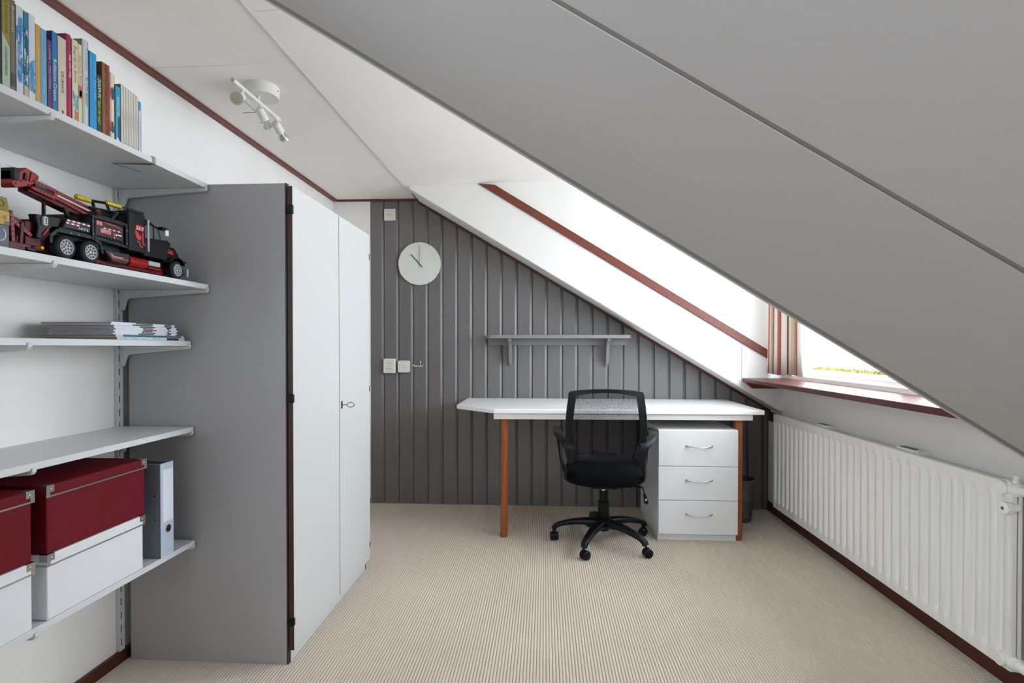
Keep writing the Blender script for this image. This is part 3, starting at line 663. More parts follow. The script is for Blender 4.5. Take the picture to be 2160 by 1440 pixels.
# ------------------------------------------------------------------ toy tow truck
def truck():
    t = root('toy_tow_truck', (-1.305, 1.55, zt2), 'black and red toy tow truck built from plastic beams on the second shelf', 'toy truck')
    XO, XI, XM = -1.238, -1.382, -1.310           # outer face, wall-side face, middle
    r = .0305
    def wheel(y, x0, x1):
        s = 1 if x1 > x0 else -1
        c_ = (x0, y, zt2 + r)
        m = MB().revolve(c_, (s, 0, 0), [(r - .004, 0), (r, .004), (r, abs(x1 - x0) - .005), (r - .003, abs(x1 - x0) - .001), (r * .66, abs(x1 - x0)), (r * .64, abs(x1 - x0) - .004)], 32)
        ty = m.build('tire', 'rubber', t, smooth=35)
        m = MB()
        for i in range(32):
            a = 2 * math.pi * i / 32; ca, sa = math.cos(a), math.sin(a)
            m.cyl((x0 + s * .005, y + ca * (r - .0004), zt2 + r + sa * (r - .0004)), (x0 + s * (abs(x1 - x0) - .005), y + ca * (r - .0004), zt2 + r + sa * (r - .0004)), .0013, n=5)
        if s > 0: pass
        d = abs(x1 - x0) - .001
        m2 = MB().tube([(x0 + s * (d + .0005), y + r * .62 * math.cos(a), zt2 + r + r * .62 * math.sin(a)) for a in [2 * math.pi * i / 28 for i in range(29)]], .0016, 6)
        m2.revolve((x0 + s * (d - .004), y, zt2 + r), (s, 0, 0), [(r * .6, 0), (r * .58, .0034)], 24)
        rim = m2.build('rim', 'wheel_grey', ty)
        m3 = MB()
        for rr, nn in ((r * .46, 10), (r * .22, 5)):
            for i in range(nn):
                a = 2 * math.pi * (i + .5) / nn
                m3.cyl((x0 + s * (d - .002), y + rr * math.cos(a), zt2 + r + rr * math.sin(a)), (x0 + s * (d - .0002), y + rr * math.cos(a), zt2 + r + rr * math.sin(a)), r * .095, n=8)
        m3.build('rim_holes', 'black_ink', rim)
    for y in (1.349, 1.425, 1.778):
        wheel(y, XO - .026, XO - .001); wheel(y, XI + .026, XI + .001)
    def beam(name, p0, p1, mt, x=XO, w=.004, hgt=.0085, holes=True, hm='black_ink', pins=()):
        """studless beam in the side plane, holes along it"""
        (ya, za), (yb, zb) = p0, p1; L = math.hypot(yb - ya, zb - za); uy, uz = (yb - ya) / L, (zb - za) / L; h = hgt / 2
        cap0 = [(ya + h * (uy * math.cos(R(q)) - uz * math.sin(R(q))), za + h * (uz * math.cos(R(q)) + uy * math.sin(R(q)))) for q in range(90, 271, 30)]
        cap1 = [(yb + h * (uy * math.cos(R(q)) - uz * math.sin(R(q))), zb + h * (uz * math.cos(R(q)) + uy * math.sin(R(q)))) for q in range(-90, 91, 30)]
        o = MB().prism(cap0 + cap1, 'x', x - w, x).build(name, mt, t, bevel=.0006, seg=1)
        if holes:
            n = max(2, int(round(L / .0105)) + 1); m = MB()
            for i in range(n):
                k = i / (n - 1); m.cyl((x - .001, ya + (yb - ya) * k, za + (zb - za) * k), (x + .0004, ya + (yb - ya) * k, za + (zb - za) * k), .0024, n=8)
            m.build('pin_holes', hm, o)
        for k in pins:
            MB().cyl((x, ya + (yb - ya) * k, za + (zb - za) * k), (x + .0012, ya + (yb - ya) * k, za + (zb - za) * k), .0027, n=8).build('pin', 'toy_blue', o)
        return o
    # chassis and underframe, shade under the body put into their dark red
    box(XI + .03, XO - .03, 1.24, 1.835, 1.412, 1.440).build('chassis', 'toy_dark_red', t, bevel=.002)
    box(XI + .022, XO - .022, 1.465, 1.735, 1.406, 1.418).build('underframe', 'toy_dark_red', t, bevel=.002)
    box(XI + .028, XO - .028, 1.29, 1.56, 1.438, 1.490).build('rear_bed', 'toy_black', t, bevel=.002)
    # wheel arch and rear body
    for (a, b_, p) in (((1.303, 1.436), (1.303, 1.448), ()), ((1.303, 1.450), (1.320, 1.467), ()), ((1.322, 1.468), (1.428, 1.470), (.35, .58)), ((1.432, 1.470), (1.452, 1.462), ()), ((1.455, 1.460), (1.463, 1.436), ())):
        beam('arch_beam', a, b_, 'toy_black', pins=p)
    MB().prism([(1.338, 1.478), (1.424, 1.480), (1.424, 1.508), (1.352, 1.505)], 'x', XO - .03, XO - .001).build('rear_fairing', 'toy_print_dark', t, bevel=.003)
    fa = t.children[-1]
    for k, (za, zb) in enumerate(((1.4985, 1.5025), (1.4915, 1.4955))):
        y = 1.350 - .003 * k
        for i in range(9 - 4 * k):
            box(XO - .0012, XO - .0004, y, y + .0078, za, zb).build('sticker', 'toy_print_red' if i % 2 else 'print_white', fa); y += .0079
    text('IX72', (XO - .0006, 1.386, 1.484), (0, 1, 0), (0, 0, 1), .030, .006, 'print_white', fa)
    box(XO - .028, XO - .002, 1.328, 1.426, 1.470, 1.478).build('side_skirt', 'toy_black', t, bevel=.001)
    # side locker with ROAD SERVICE panel
    lk = box(XI + .004, XO - .006, 1.428, 1.556, 1.466, 1.536).build('locker', 'toy_black', t, bevel=.002)
    beam('locker_beam', (1.431, 1.530), (1.552, 1.532), 'toy_black'); beam('locker_beam', (1.431, 1.473), (1.552, 1.468), 'toy_black')
    beam('locker_beam', (1.431, 1.481), (1.431, 1.523), 'toy_black', pins=(0, .8)); beam('locker_beam', (1.552, 1.477), (1.552, 1.525), 'toy_black', pins=(0, .8))
    pn = box(XO - .006, XO - .0022, 1.441, 1.540, 1.481, 1.524).build('sign_panel', 'toy_print_dark', t, bevel=.001)
    px = XO - .0016
    def flat(poly, mt, x=px): MB().prism(poly, 'x', x - .001, x).build('sticker', mt, pn)
    flat([(1.444, 1.5225), (1.4645, 1.5225), (1.4645, 1.5105), (1.444, 1.5105)], 'toy_print_red', px - .0003); text('ROAD', (px + .0003, 1.446, 1.5120), (0, 1, 0), (0, 0, 1), .0175, .009, 'print_white', pn)
    flat([(1.457, 1.5035), (1.4955, 1.5035), (1.4955, 1.4905), (1.457, 1.4905)], 'toy_print_red', px - .0003); text('SERVICE', (px + .0003, 1.459, 1.4925), (0, 1, 0), (0, 0, 1), .034, .0095, 'print_white', pn)
    flat([(1.467, 1.5225), (1.484, 1.519), (1.512, 1.5185), (1.538, 1.511), (1.538, 1.5130), (1.512, 1.5215), (1.484, 1.5235)], 'toy_print_red')
    for i in range(8): flat([(1.469 + i*.0085, 1.5075), (1.4765 + i*.0085, 1.5075), (1.4765 + i*.0085, 1.5045), (1.469 + i*.0085, 1.5045)], 'toy_print_red' if i % 2 else 'print_white')
    flat([(1.500, 1.4985), (1.512, 1.4985), (1.512, 1.486), (1.506, 1.486)], 'toy_print_red'); flat([(1.513, 1.497), (1.535, 1.4975), (1.535, 1.4945), (1.516, 1.4945), (1.509, 1.484), (1.505, 1.484)], 'print_white')
    m = MB()
    for i in range(10): m.cyl((XO - .004, 1.442 + i * .0108, 1.4785), (XO - .0018, 1.442 + i * .0108, 1.4785), .0024, n=8)
    m.build('pin_holes', 'toy_print_dark', pn)
    # sleeper cab
    cab = box(XI, XO, 1.558, 1.628, 1.460, 1.578).build('cab', 'toy_black', t, bevel=.003)
    def cf(poly, mt, x=XO + .0004): MB().prism(poly, 'x', x - .001, x).build('sticker', mt, cab)
    cf([(1.588, 1.541), (1.594, 1.543), (1.622, 1.541), (1.620, 1.526), (1.586, 1.526)], 'toy_print_red'); text('24-7', (XO + .0007, 1.589, 1.5285), (0, 1, 0), (0, 0, 1), .030, .0095, 'print_white', cab)
    cf([(1.584, 1.525), (1.598, 1.520), (1.604, 1.510), (1.612, 1.513), (1.607, 1.498), (1.596, 1.497), (1.586, 1.508)], 'toy_print_red')
    cf([(1.613, 1.523), (1.618, 1.523), (1.620, 1.490), (1.630, 1.487), (1.628, 1.484), (1.615, 1.487)], 'toy_print_red'); cf([(1.592, 1.494), (1.604, 1.492), (1.607, 1.482), (1.617, 1.480), (1.616, 1.477), (1.604, 1.478), (1.600, 1.489), (1.592, 1.491)], 'toy_print_red')
    beam('roof_beam', (1.563, 1.583), (1.622, 1.583), 'toy_black', x=XO - .002); beam('cab_beam', (1.563, 1.475), (1.563, 1.570), 'toy_black', x=XO + .001, w=.003, holes=True)
    MB().cyl((XO + .006, 1.632, 1.468), (XO + .006, 1.631, 1.566), .0032, n=10).build('exhaust_stack', 'toy_grey', t)
    # driver's cab: pillars, roof rail, dash, hood
    m = MB().tube([(XO - .012, 1.628, 1.570), (XO - .012, 1.655, 1.566), (XO - .012, 1.680, 1.556), (XO - .012, 1.705, 1.555)], .0035, 8)
    m.tube([(XI + .012, 1.628, 1.570), (XI + .012, 1.655, 1.566), (XI + .012, 1.680, 1.556), (XI + .012, 1.705, 1.555)], .0035, 8)
    m.tube([(XO - .012, 1.680, 1.556), (XO - .012, 1.681, 1.510)], .0025, 8).tube([(XO - .012, 1.698, 1.553), (XO - .012, 1.715, 1.512)], .0018, 6).tube([(XI + .012, 1.680, 1.556), (XI + .012, 1.681, 1.510)], .0025, 8)
    m.box(XI + .01, XO - .01, 1.628, 1.672, 1.558, 1.564)
    m.build('roof_frame', 'toy_black', t)
    mr = MB().box(XO - .012, XO + .004, 1.700, 1.722, 1.550, 1.560).build('mirror_arm', 'toy_black', t, bevel=.001)
    box(XO + .0005, XO + .005, 1.712, 1.727, 1.534, 1.552).build('mirror', 'print_white', mr, bevel=.001)
    MB().prism([(1.628, 1.455), (1.735, 1.455), (1.735, 1.478), (1.752, 1.515), (1.735, 1.522), (1.645, 1.512), (1.628, 1.500)], 'x', XI + .018, XO - .006).build('dash', 'toy_black', t, bevel=.002)
    hd = MB().prism([(1.735, 1.452), (1.822, 1.452), (1.822, 1.488), (1.800, 1.508), (1.752, 1.513)], 'x', XI + .03, XO - .028).build('hood', 'toy_black', t, bevel=.002)
    MB().prism([(1.748, 1.502), (1.790, 1.497), (1.795, 1.484), (1.748, 1.488)], 'x', XO - .0285, XO - .0274).build('sticker', 'toy_print_red', hd); MB().prism([(1.752, 1.498), (1.776, 1.496), (1.778, 1.492), (1.752, 1.494)], 'x', XO - .0278, XO - .0268).build('sticker', 'toy_print_dark', hd)
    box(XO - .03, XO - .012, 1.714, 1.732, 1.458, 1.478).build('fuel_cap', 'toy_grey', t, bevel=.002); MB().cyl((XO - .02, 1.7385, 1.455), (XO - .02, 1.742, 1.490), .004, n=10).build('air_filter', 'toy_grey', t)
    for s, xw in ((1, XO), (-1, XI)):
        path = [(xw - s * .013, 1.778 + .040 * math.cos(R(a)), zt2 + r + .004 + .038 * math.sin(R(a))) for a in range(185, 9, -16)]
        m = MB()
        for i in range(len(path) - 1):
            p, q = Vector(path[i]), Vector(path[i + 1]); d = (q - p).normalized(); nrm = Vector((0, -d.z, d.y)); h = Vector((.013, 0, 0))
            m.loft([[c0 - h - nrm * .0015, c0 + h - nrm * .0015, c0 + h + nrm * .0015, c0 - h + nrm * .0015] for c0 in (p, q)])
        m.build('front_fender', 'toy_black', t)
    box(XI + .01, XO - .002, 1.829, 1.837, 1.414, 1.442).build('bumper', 'toy_grey', t, bevel=.002); box(XO - .03, XO - .006, 1.815, 1.830, 1.460, 1.466).build('headlight_arm', 'toy_black', t)
    # side tanks
    MB().prism([(1.473, 1.446), (1.566, 1.449), (1.566, 1.424), (1.548, 1.414), (1.500, 1.416)], 'x', XO - .03, XO - .002).build('step_fairing', 'toy_print_dark', t, bevel=.003)
    st = t.children[-1]; MB().prism([(1.486, 1.441), (1.492, 1.440), (1.502, 1.430), (1.558, 1.430), (1.558, 1.426), (1.499, 1.426)], 'x', XO - .003, XO - .0014).build('sticker', 'toy_print_red', st); MB().prism([(1.497, 1.439), (1.504, 1.4325), (1.54, 1.4325), (1.54, 1.4312), (1.5035, 1.4312), (1.4945, 1.439)], 'x', XO - .003, XO - .0013).build('sticker', 'print_white', st)
    ta = MB().revolve((XO - .018, 1.569, 1.431), (0, 1, 0), [(.012, 0), (.0155, .002), (.0155, .074), (.012, .077)], 20).build('fuel_tank', 'toy_red', t); m = MB()
    for i in range(4): m.cyl((XO - .0045, 1.590 + .014 * i, 1.436), (XO - .0022, 1.590 + .014 * i, 1.436), .0018, n=8)
    m.build('pin_holes', 'toy_dark_red', ta)
    box(XO - .028, XO - .004, 1.647, 1.698, 1.428, 1.442).build('battery_box', 'toy_grey', t, bevel=.001); MB().cyl((XO - .012, 1.650, 1.421), (XO - .012, 1.708, 1.421), .0035, n=10).build('axle', 'toy_red', t)
    # light bar
    lb = MB().tube([(XM + .034, 1.462, 1.563), (XM + .034, 1.57, 1.572)], .0035, 8).tube([(XM + .03, 1.494, 1.535), (XM + .014, 1.494, 1.592)], .0042, 8).tube([(XM + .03, 1.556, 1.535), (XM + .02, 1.540, 1.592)], .004, 8).tube([(XM + .012, 1.486, 1.589), (XM + .012, 1.545, 1.597)], .0042, 8).tube([(XM + .02, 1.592, 1.597), (XM + .02, 1.606, 1.598)], .003, 8)
    lb.box(XI + .01, XO - .01, 1.455, 1.558, 1.535, 1.541); lb.build('light_rack', 'toy_black', t)
    beam('rack_beam', (1.520, 1.540), (1.542, 1.566), 'toy_black', x=XO - .02, pins=(1,))
    for p, q in (((XM + .008, 1.444, 1.5895), (XM + .012, 1.488, 1.5885)), ((XM + .012, 1.543, 1.5985), (XM + .020, 1.592, 1.5970))):
        p = Vector(p); q = Vector(q); L = (q - p).length
        pr = [(.004, 0), (.0078, .004)]; k = .004
        while k < L - .006: pr += [(.0078, k + .003), (.0070, k + .0045), (.0078, k + .006)]; k += .006
        pr += [(.0075, L)]
        o = MB().revolve(p, q - p, pr, 10).build('beacon', 'toy_yellow', t, smooth=20)
    # boom: two rails with holes, inclined
    def boom_rail(p0, p1, x, mt='toy_red', hgt=.0085): return beam('boom_beam', p0, p1, mt, x=x, hgt=hgt)
    for x in (XM + .020, XM - .012):
        boom_rail((1.368, 1.583), (1.520, 1.559), x); boom_rail((1.366, 1.567), (1.470, 1.545), x)
        boom_rail((1.312, 1.5905), (1.372, 1.5815), x + .002); boom_rail((1.306, 1.572), (1.368, 1.5625), x + .002)
    MB().prism([(1.366, 1.588), (1.376, 1.586), (1.376, 1.560), (1.366, 1.562)], 'x', XM - .018, XM + .0215).build('boom_collar', 'toy_red', t, bevel=.001)
    MB().prism([(1.30, 1.580), (1.365, 1.566), (1.47, 1.545), (1.50, 1.545), (1.47, 1.536), (1.42, 1.540), (1.36, 1.551), (1.30, 1.562)], 'x', XM - .014, XM + .015).build('boom_body', 'toy_dark_red', t, bevel=.001)
    MB().prism([(1.314, 1.576), (1.366, 1.568), (1.366, 1.577), (1.314, 1.585)], 'x', XM - .01, XM + .0195).build('boom_rack', 'toy_black', t)
    MB().prism([(1.252, 1.600), (1.268, 1.600), (1.290, 1.618), (1.318, 1.611), (1.326, 1.606), (1.320, 1.590), (1.308, 1.580), (1.290, 1.570), (1.276, 1.564), (1.262, 1.560), (1.252, 1.566)], 'x', XM - .016, XM + .020).build('boom_head', 'toy_red', t, bevel=.002)
    hdp = t.children[-1]
    MB().prism([(1.252, 1.606), (1.262, 1.608), (1.270, 1.598), (1.266, 1.578), (1.252, 1.576)], 'x', XM - .012, XM + .026).build('winch', 'toy_black', hdp, bevel=.002)
    MB().prism([(1.284, 1.604), (1.291, 1.602), (1.288, 1.584), (1.281, 1.586)], 'x', XM + .019, XM + .024).build('clip', 'toy_print_dark', hdp, bevel=.001); MB().prism([(1.302, 1.611), (1.310, 1.609), (1.304, 1.584), (1.296, 1.586)], 'x', XM + .018, XM + .0225).build('plate', 'toy_red', hdp, bevel=.001)
    m = MB()
    for y, z in ((1.276, 1.580), (1.296, 1.577), (1.312, 1.590), (1.318, 1.600), (1.262, 1.570)): m.cyl((XM + .0195, y, z), (XM + .0212, y, z), .0026, n=8)
    m.build('pin_holes', 'black_ink', hdp)
    m = MB().tube([(XM + .006, 1.330, 1.604), (XM + .006, 1.485, 1.566)], .0005, 5).tube([(XM + .006, 1.255, 1.612), (XM + .006, 1.300, 1.612)], .0005, 5); m.build('cable', 'black_ink', t)
    m = MB(); zc = 1.490
    while zc < 1.545: m.cyl((XM, 1.357, zc), (XM, 1.357, zc + .0028), .0045, n=10); zc += .0036
    m.cyl((XM, 1.357, 1.488), (XM, 1.357, 1.552), .003, n=8); m.build('lift_spindle', 'toy_black', t)
    m = MB().prism([(1.392, 1.545), (1.402, 1.545), (1.420, 1.508), (1.410, 1.508)], 'x', XM + .016, XM + .024); m.build('boom_strut', 'toy_black', t)
    # rear: red wheel lift
    beam('lift_beam', (1.217, 1.420), (1.213, 1.488), 'toy_red', x=XO - .012, pins=(.98, .8)); beam('lift_beam', (1.240, 1.420), (1.244, 1.468), 'toy_dark_red', x=XO - .016, w=.006); beam('lift_beam', (1.222, 1.470), (1.266, 1.445), 'toy_red', x=XO - .018)
    MB().prism([(1.222, 1.475)] + [(1.225 + .034 * math.cos(R(a)), 1.448 + .034 * math.sin(R(a))) for a in range(80, -1, -10)], 'x', XO - .034, XO - .022).build('winch_drum', 'toy_dark_red', t, bevel=.001); MB().prism([(1.226, 1.470)] + [(1.226 + .022 * math.cos(R(a)), 1.450 + .022 * math.sin(R(a))) for a in range(80, 9, -10)], 'x', XO - .0225, XO - .021).build('drum_face', 'toy_yellow', t)
    box(XI + .02, XO - .012, 1.205, 1.262, 1.402, 1.420).build('lift_base', 'toy_dark_red', t, bevel=.002); box(XI + .03, XO - .025, 1.258, 1.30, 1.420, 1.480).build('rear_frame', 'toy_dark_red', t, bevel=.002)
    MB().prism([(1.272, 1.498), (1.345, 1.504), (1.345, 1.478), (1.320, 1.476), (1.290, 1.440), (1.275, 1.440), (1.280, 1.470)], 'x', XO - .032, XO - .012).build('rear_bracket', 'toy_black', t, bevel=.002)
    MB().prism([(p[0], p[1]) for p in rrect(1.289, 1.302, 1.474, 1.497, .005)], 'x', XO - .012, XO - .007).build('grey_link', 'toy_grey', t); gl = t.children[-1]; m = MB()
    for q in (1.480, 1.4855, 1.491): m.cyl((XO - .008, 1.297, q), (XO - .0065, 1.297, q), .0018, n=8)
    m.build('pin_holes', 'black_ink', gl)
    box(XO - .02, XO - .008, 1.246, 1.272, 1.404, 1.412).build('skid', 'toy_black', t, bevel=.002); MB().cyl((XO - .022, 1.287, 1.417), (XO - .008, 1.287, 1.417), .004, n=8).build('tail_knob', 'toy_yellow', t)
    MB().prism([(1.288, 1.450), (1.303, 1.468), (1.307, 1.466), (1.295, 1.448)], 'x', XO - .016, XO - .009).build('tail_light', 'toy_red', t)
truck()

# ------------------------------------------------------------------ ceiling spotlight bar
def ceiling_lamp():
    L = root('ceiling_spotlight', (-1.205, 2.235, 2.205), 'white three-head spotlight bar on the flat ceiling', 'ceiling lamp')
    MB().revolve((-1.192, 2.250, ZC), (0, 0, -1), [(.068, 0), (.068, .038), (.065, .043), (.02, .044)], 40).build('canopy', 'lamp_white', L, smooth=30)
    MB().cyl((-1.126, 2.250, 2.250), (-1.1225, 2.250, 2.250), .003, n=8).build('screw', 'wire', L)
    m = MB().cyl((-1.200, 2.045, 2.200), (-1.200, 2.415, 2.200), .0085, n=14).cyl((-1.200, 2.235, 2.205), (-1.200, 2.235, 2.228), .006, n=12)
    m.build('bar', 'lamp_white', L); MB().cyl((-1.200, 2.0445, 2.200), (-1.200, 2.0435, 2.200), .0078, n=14).build('end_cap', 'cap_beige', L)
    for i, (yb, d, led, rod) in enumerate(((2.118, (.05, -.85, -.52), True, (.55, .35, -.55)), (2.248, (.22, .62, -.78), False, (-1, -.2, -.12)), (2.388, (.05, .84, -.52), False, (-.9, -.35, .05)))):
        d = Vector(d).normalized(); piv = Vector((-1.200 - (.010 if i == 0 else 0), yb, 2.168))
        h = MB().cyl((-1.200, yb, 2.196), tuple(piv), .0055, n=10)
        if i == 0: h.tube([(-1.200, yb, 2.196), tuple(piv)], .005, 8)
        st = piv - d * .008
        h.revolve(st, d, [(.010, -.006), (.0175, 0), (.0185, .020), (.0185, .048 if not led else .030)], 20)
        hd = h.build('spot_head', 'lamp_white', L, smooth=35)
        e = .048 if not led else .030
        if led:
            b0 = st + d * e
            MB().revolve(b0, d, [(.0185, 0), (.0245, .012), (.0255, .020), (.0245, .024), (.021, .0235)], 24, caps=False).build('bulb', 'lamp_glass', hd)
            MB().revolve(b0 + d * .0215, d, [(.0215, 0), (.0215, .001)], 24).build('lens', 'led_lens', hd)
            u = d.orthogonal().normalized(); w = d.cross(u); m = MB()
            for ii in range(-4, 5):
                for jj in range(-4, 5):
                    p = u * (ii * .0046 + (jj % 2) * .0023) + w * jj * .0042
                    if p.length < .0185: m.revolve(b0 + d * .0224 + p, d, [(.0011, 0), (.0011, .0006)], 6)
            m.build('led_chips', 'led_chip', hd)
        else:
            b0 = st + d * e
            MB().revolve(b0, d, [(.011, -.004), (.0125, .006), (.018, .016), (.0245, .030), (.0250, .036)], 24, caps=False).build('bulb', 'lamp_glass', hd); MB().revolve(b0 + d * .001, d, [(.009, 0), (.009, .006), (.016, .018), (.0215, .030)], 24, caps=False).build('reflector', 'lamp_reflector', hd)
        rd = Vector(rod).normalized(); s0 = st + d * .012 + rd * .016
        MB().cyl(tuple(s0), tuple(s0 + rd * .055), .0012, n=6).build('aiming_rod', 'wire', hd)
ceiling_lamp()

# ------------------------------------------------------------------ things on the back wall
YF = 4.005
def wall_clock():
    c = root('wall_clock', (-0.921, YF - .02, 1.63), 'round white wall clock with black hands on the grey boards', 'clock')
    cx, cz, r = -0.921, 1.786, .158
    MB().revolve((cx, YF - .002, cz), (0, -1, 0), [(.10, 0), (.150, .004), (r, .014), (r, .020), (r - .003, .0225), (.02, .0225)], 72).build('face', 'clock_white', c, smooth=30)
    for i in range(12):
        a = R(30 * i); s_, k_ = math.sin(a), math.cos(a)
        def pt(rad, off, dep): return (cx + s_ * rad + k_ * off, YF - .0245 - dep, cz + k_ * rad - s_ * off)
        ro, ri = r - .0005, r - .030
        MB().add([pt(ri, 0, 0), pt(ro, -.0055, 0.0), pt(ro, .0055, 0.0), pt(ro, 0, .006)], [(0, 1, 3), (0, 3, 2), (1, 2, 3), (0, 2, 1)]).build('hour_mark', 'clock_white', c, smooth=0)
    def hand(name, ang, l0, l1, w, dep):
        a = R(ang); s_, k_ = math.sin(a), math.cos(a)
        MB().add([(cx + s_ * rad + k_ * o_, YF - y_, cz + k_ * rad - s_ * o_) for y_ in (dep, dep + .0015) for rad, o_ in ((-l0, -w), (-l0, w), (l1, w), (l1, -w))],
                 [(0,1,2,3),(7,6,5,4),(0,4,5,1),(1,5,6,2),(2,6,7,3),(3,7,4,0)]).build(name, 'black_ink', c, smooth=0)
    hand('hour_hand', -42, .034, .090, .0028, .028); hand('minute_hand', 1.5, .034, .134, .0011, .031)
    MB().revolve((cx, YF - .026, cz), (0, -1, 0), [(.003, 0), (.003, .009)], 12).build('spindle', 'black_ink', c)
wall_clock()
def socket_round(parent, cx, cz, rr, y):
    MB().tube([(cx + rr * math.cos(a), y, cz + rr * math.sin(a)) for a in [2 * math.pi * i / 28 for i in range(29)]], .0016, 6).build('socket_ring', 'plastic_ivory', parent)
    m = MB()
    for q in (-.0095, .0095): m.cyl((cx + q, y + .0005, cz), (cx + q, y - .0008, cz), .0028, n=10)
    m.cyl((cx, y + .0005, cz), (cx, y - .0006, cz), .0013, n=8)
    m.build('pin_holes', 'black_ink', parent)
s = root('wall_socket', (-1.146, YF, 2.108), 'single ivory wall socket high up under the ceiling', 'socket')
MB().box(-1.189, -1.103, YF - .012, YF, 2.109, 2.196).build('plate', 'plastic_ivory', s, bevel=.003); socket_round(s, -1.146, 2.152, .0215, YF - .0125)
s = root('wall_socket', (-1.146, YF, 0.976), 'double white wall socket, two outlets one above the other', 'socket')
MB().box(-1.191, -1.103, YF - .034, YF, 0.978, 1.085).build('plate', 'plastic_ivory', s, bevel=.004)
socket_round(s, -1.147, 1.054, .0195, YF - .0345); socket_round(s, -1.147, 1.011, .0195, YF - .0345)
s = root('phone_socket', (-1.041, YF, 0.983), 'white phone socket with rounded corners beside the double socket', 'socket')
MB().prism(rrect(-1.085, -0.997, 0.983, 1.071, .013), 'y', YF - .026, YF).build('plate', 'plastic_ivory', s, bevel=.002)
pf = box(-1.070, -1.012, YF - .0285, YF - .0255, 1.000, 1.057).build('insert', 'plastic_ivory', s, bevel=.001); m = MB()
for q, h in ((-.014, 1.037), (0, 1.034), (.014, 1.037), (-.007, 1.018), (.007, 1.018)): m.box(-1.041 + q - .0016, -1.041 + q + .0016, YF - .0295, YF - .0280, h - .0022, h + .0022)
m.build('pin_holes', 'black_ink', pf)
s = root('coat_hook', (-0.928, YF, 1.02), 'small chrome double hook on the wall beside the phone socket', 'hook')
MB().box(-0.939, -0.917, YF - .004, YF, 1.030, 1.070).build('plate', 'chrome', s, bevel=.0015)
MB().tube([(-0.970, YF - .036, 1.040), (-0.958, YF - .030, 1.030), (-0.928, YF - .014, 1.029), (-0.898, YF - .030, 1.030), (-0.886, YF - .036, 1.040)], .0042, 8).build('prongs', 'chrome', s); MB().cyl((-0.928, YF - .004, 1.052), (-0.928, YF - .0055, 1.052), .004, n=10).build('screw', 'wire', s)

# small wall shelf
ws = root('wall_shelf', (0.1, 3.90, 1.03), 'grey painted wooden wall shelf with two brackets above the desk', 'shelf')
zs0, zs1 = 1.2315, 1.2560
MB().prism(arc((.608 - .05, 3.812 + .05), .05, -90, 0, 6) + [(.608, YF - .001), (-.416, YF - .001)] + arc((-.416 + .05, 3.812 + .05), .05, 180, 270, 6), 'z', zs0, zs1).build('plank', 'board_paint_lit', ws, bevel=.003)
MB().prism([(-.408, zs0), (-.408, 1.208)] + arc((-.392, 1.200), .016, 180, 270, 3) + [(.604 - .016, 1.184), (.604, 1.200), (.604, zs0)], 'y', 3.985, YF - .001).build('cleat', 'board_paint_lit', ws, bevel=.002)
for xc in (-.247, .452):
    pr = [(3.985, zs0), (3.835, zs0), (3.835, zs0 - .018)]
    pr += [(3.850 + .075 * math.sin(R(a)), zs0 - .018 - .075 + .075 * math.cos(R(a))) for a in range(10, 81, 14)]
    pr += [(3.925, 1.125), (3.933, 1.108), (3.955, 1.075), (3.972, 1.050), (3.985, 1.033), (YF - .001, 1.030), (YF - .001, 1.184), (3.985, 1.184)]
    MB().prism(pr, 'x', xc - .011, xc + .011).build('bracket', 'board_paint_lit', ws, bevel=.002)

# ------------------------------------------------------------------ desk
dk = root('desk', (0.4, 3.6, 0), 'long white desk top on brown wooden legs along the grey back wall', 'desk')
ZT = .795
MB().prism([(-0.304, 3.288), (1.305, 3.310), (1.305, 4.002), (-0.566, 4.002), (-0.572, 3.530)], 'z', ZT - .028, ZT).build('desk_top', 'white_lacquer', dk, bevel=.006, seg=3)
m = MB().prism([(-0.307, 3.296), (1.240, 3.322), (1.240, 3.345), (-0.307, 3.319)], 'z', .733, ZT - .028).box(-.305, -.285, 3.32, 3.975, .733, ZT - .028).box(1.215, 1.235, 3.345, 3.975, .733, ZT - .028).box(-.305, 1.235, 3.975, 3.999, .70, ZT - .028)
m.build('apron', 'desk_apron', dk, bevel=.001)
MB().cyl((-0.249, 3.345, 0.003), (-0.244, 3.342, .733), .0225, n=24).build('leg', 'desk_wood', dk)
MB().prism(rrect(1.148, 1.192, 3.350, 3.394, .008), 'z', 0.003, .733).build('leg', 'desk_wood', dk, bevel=.002)

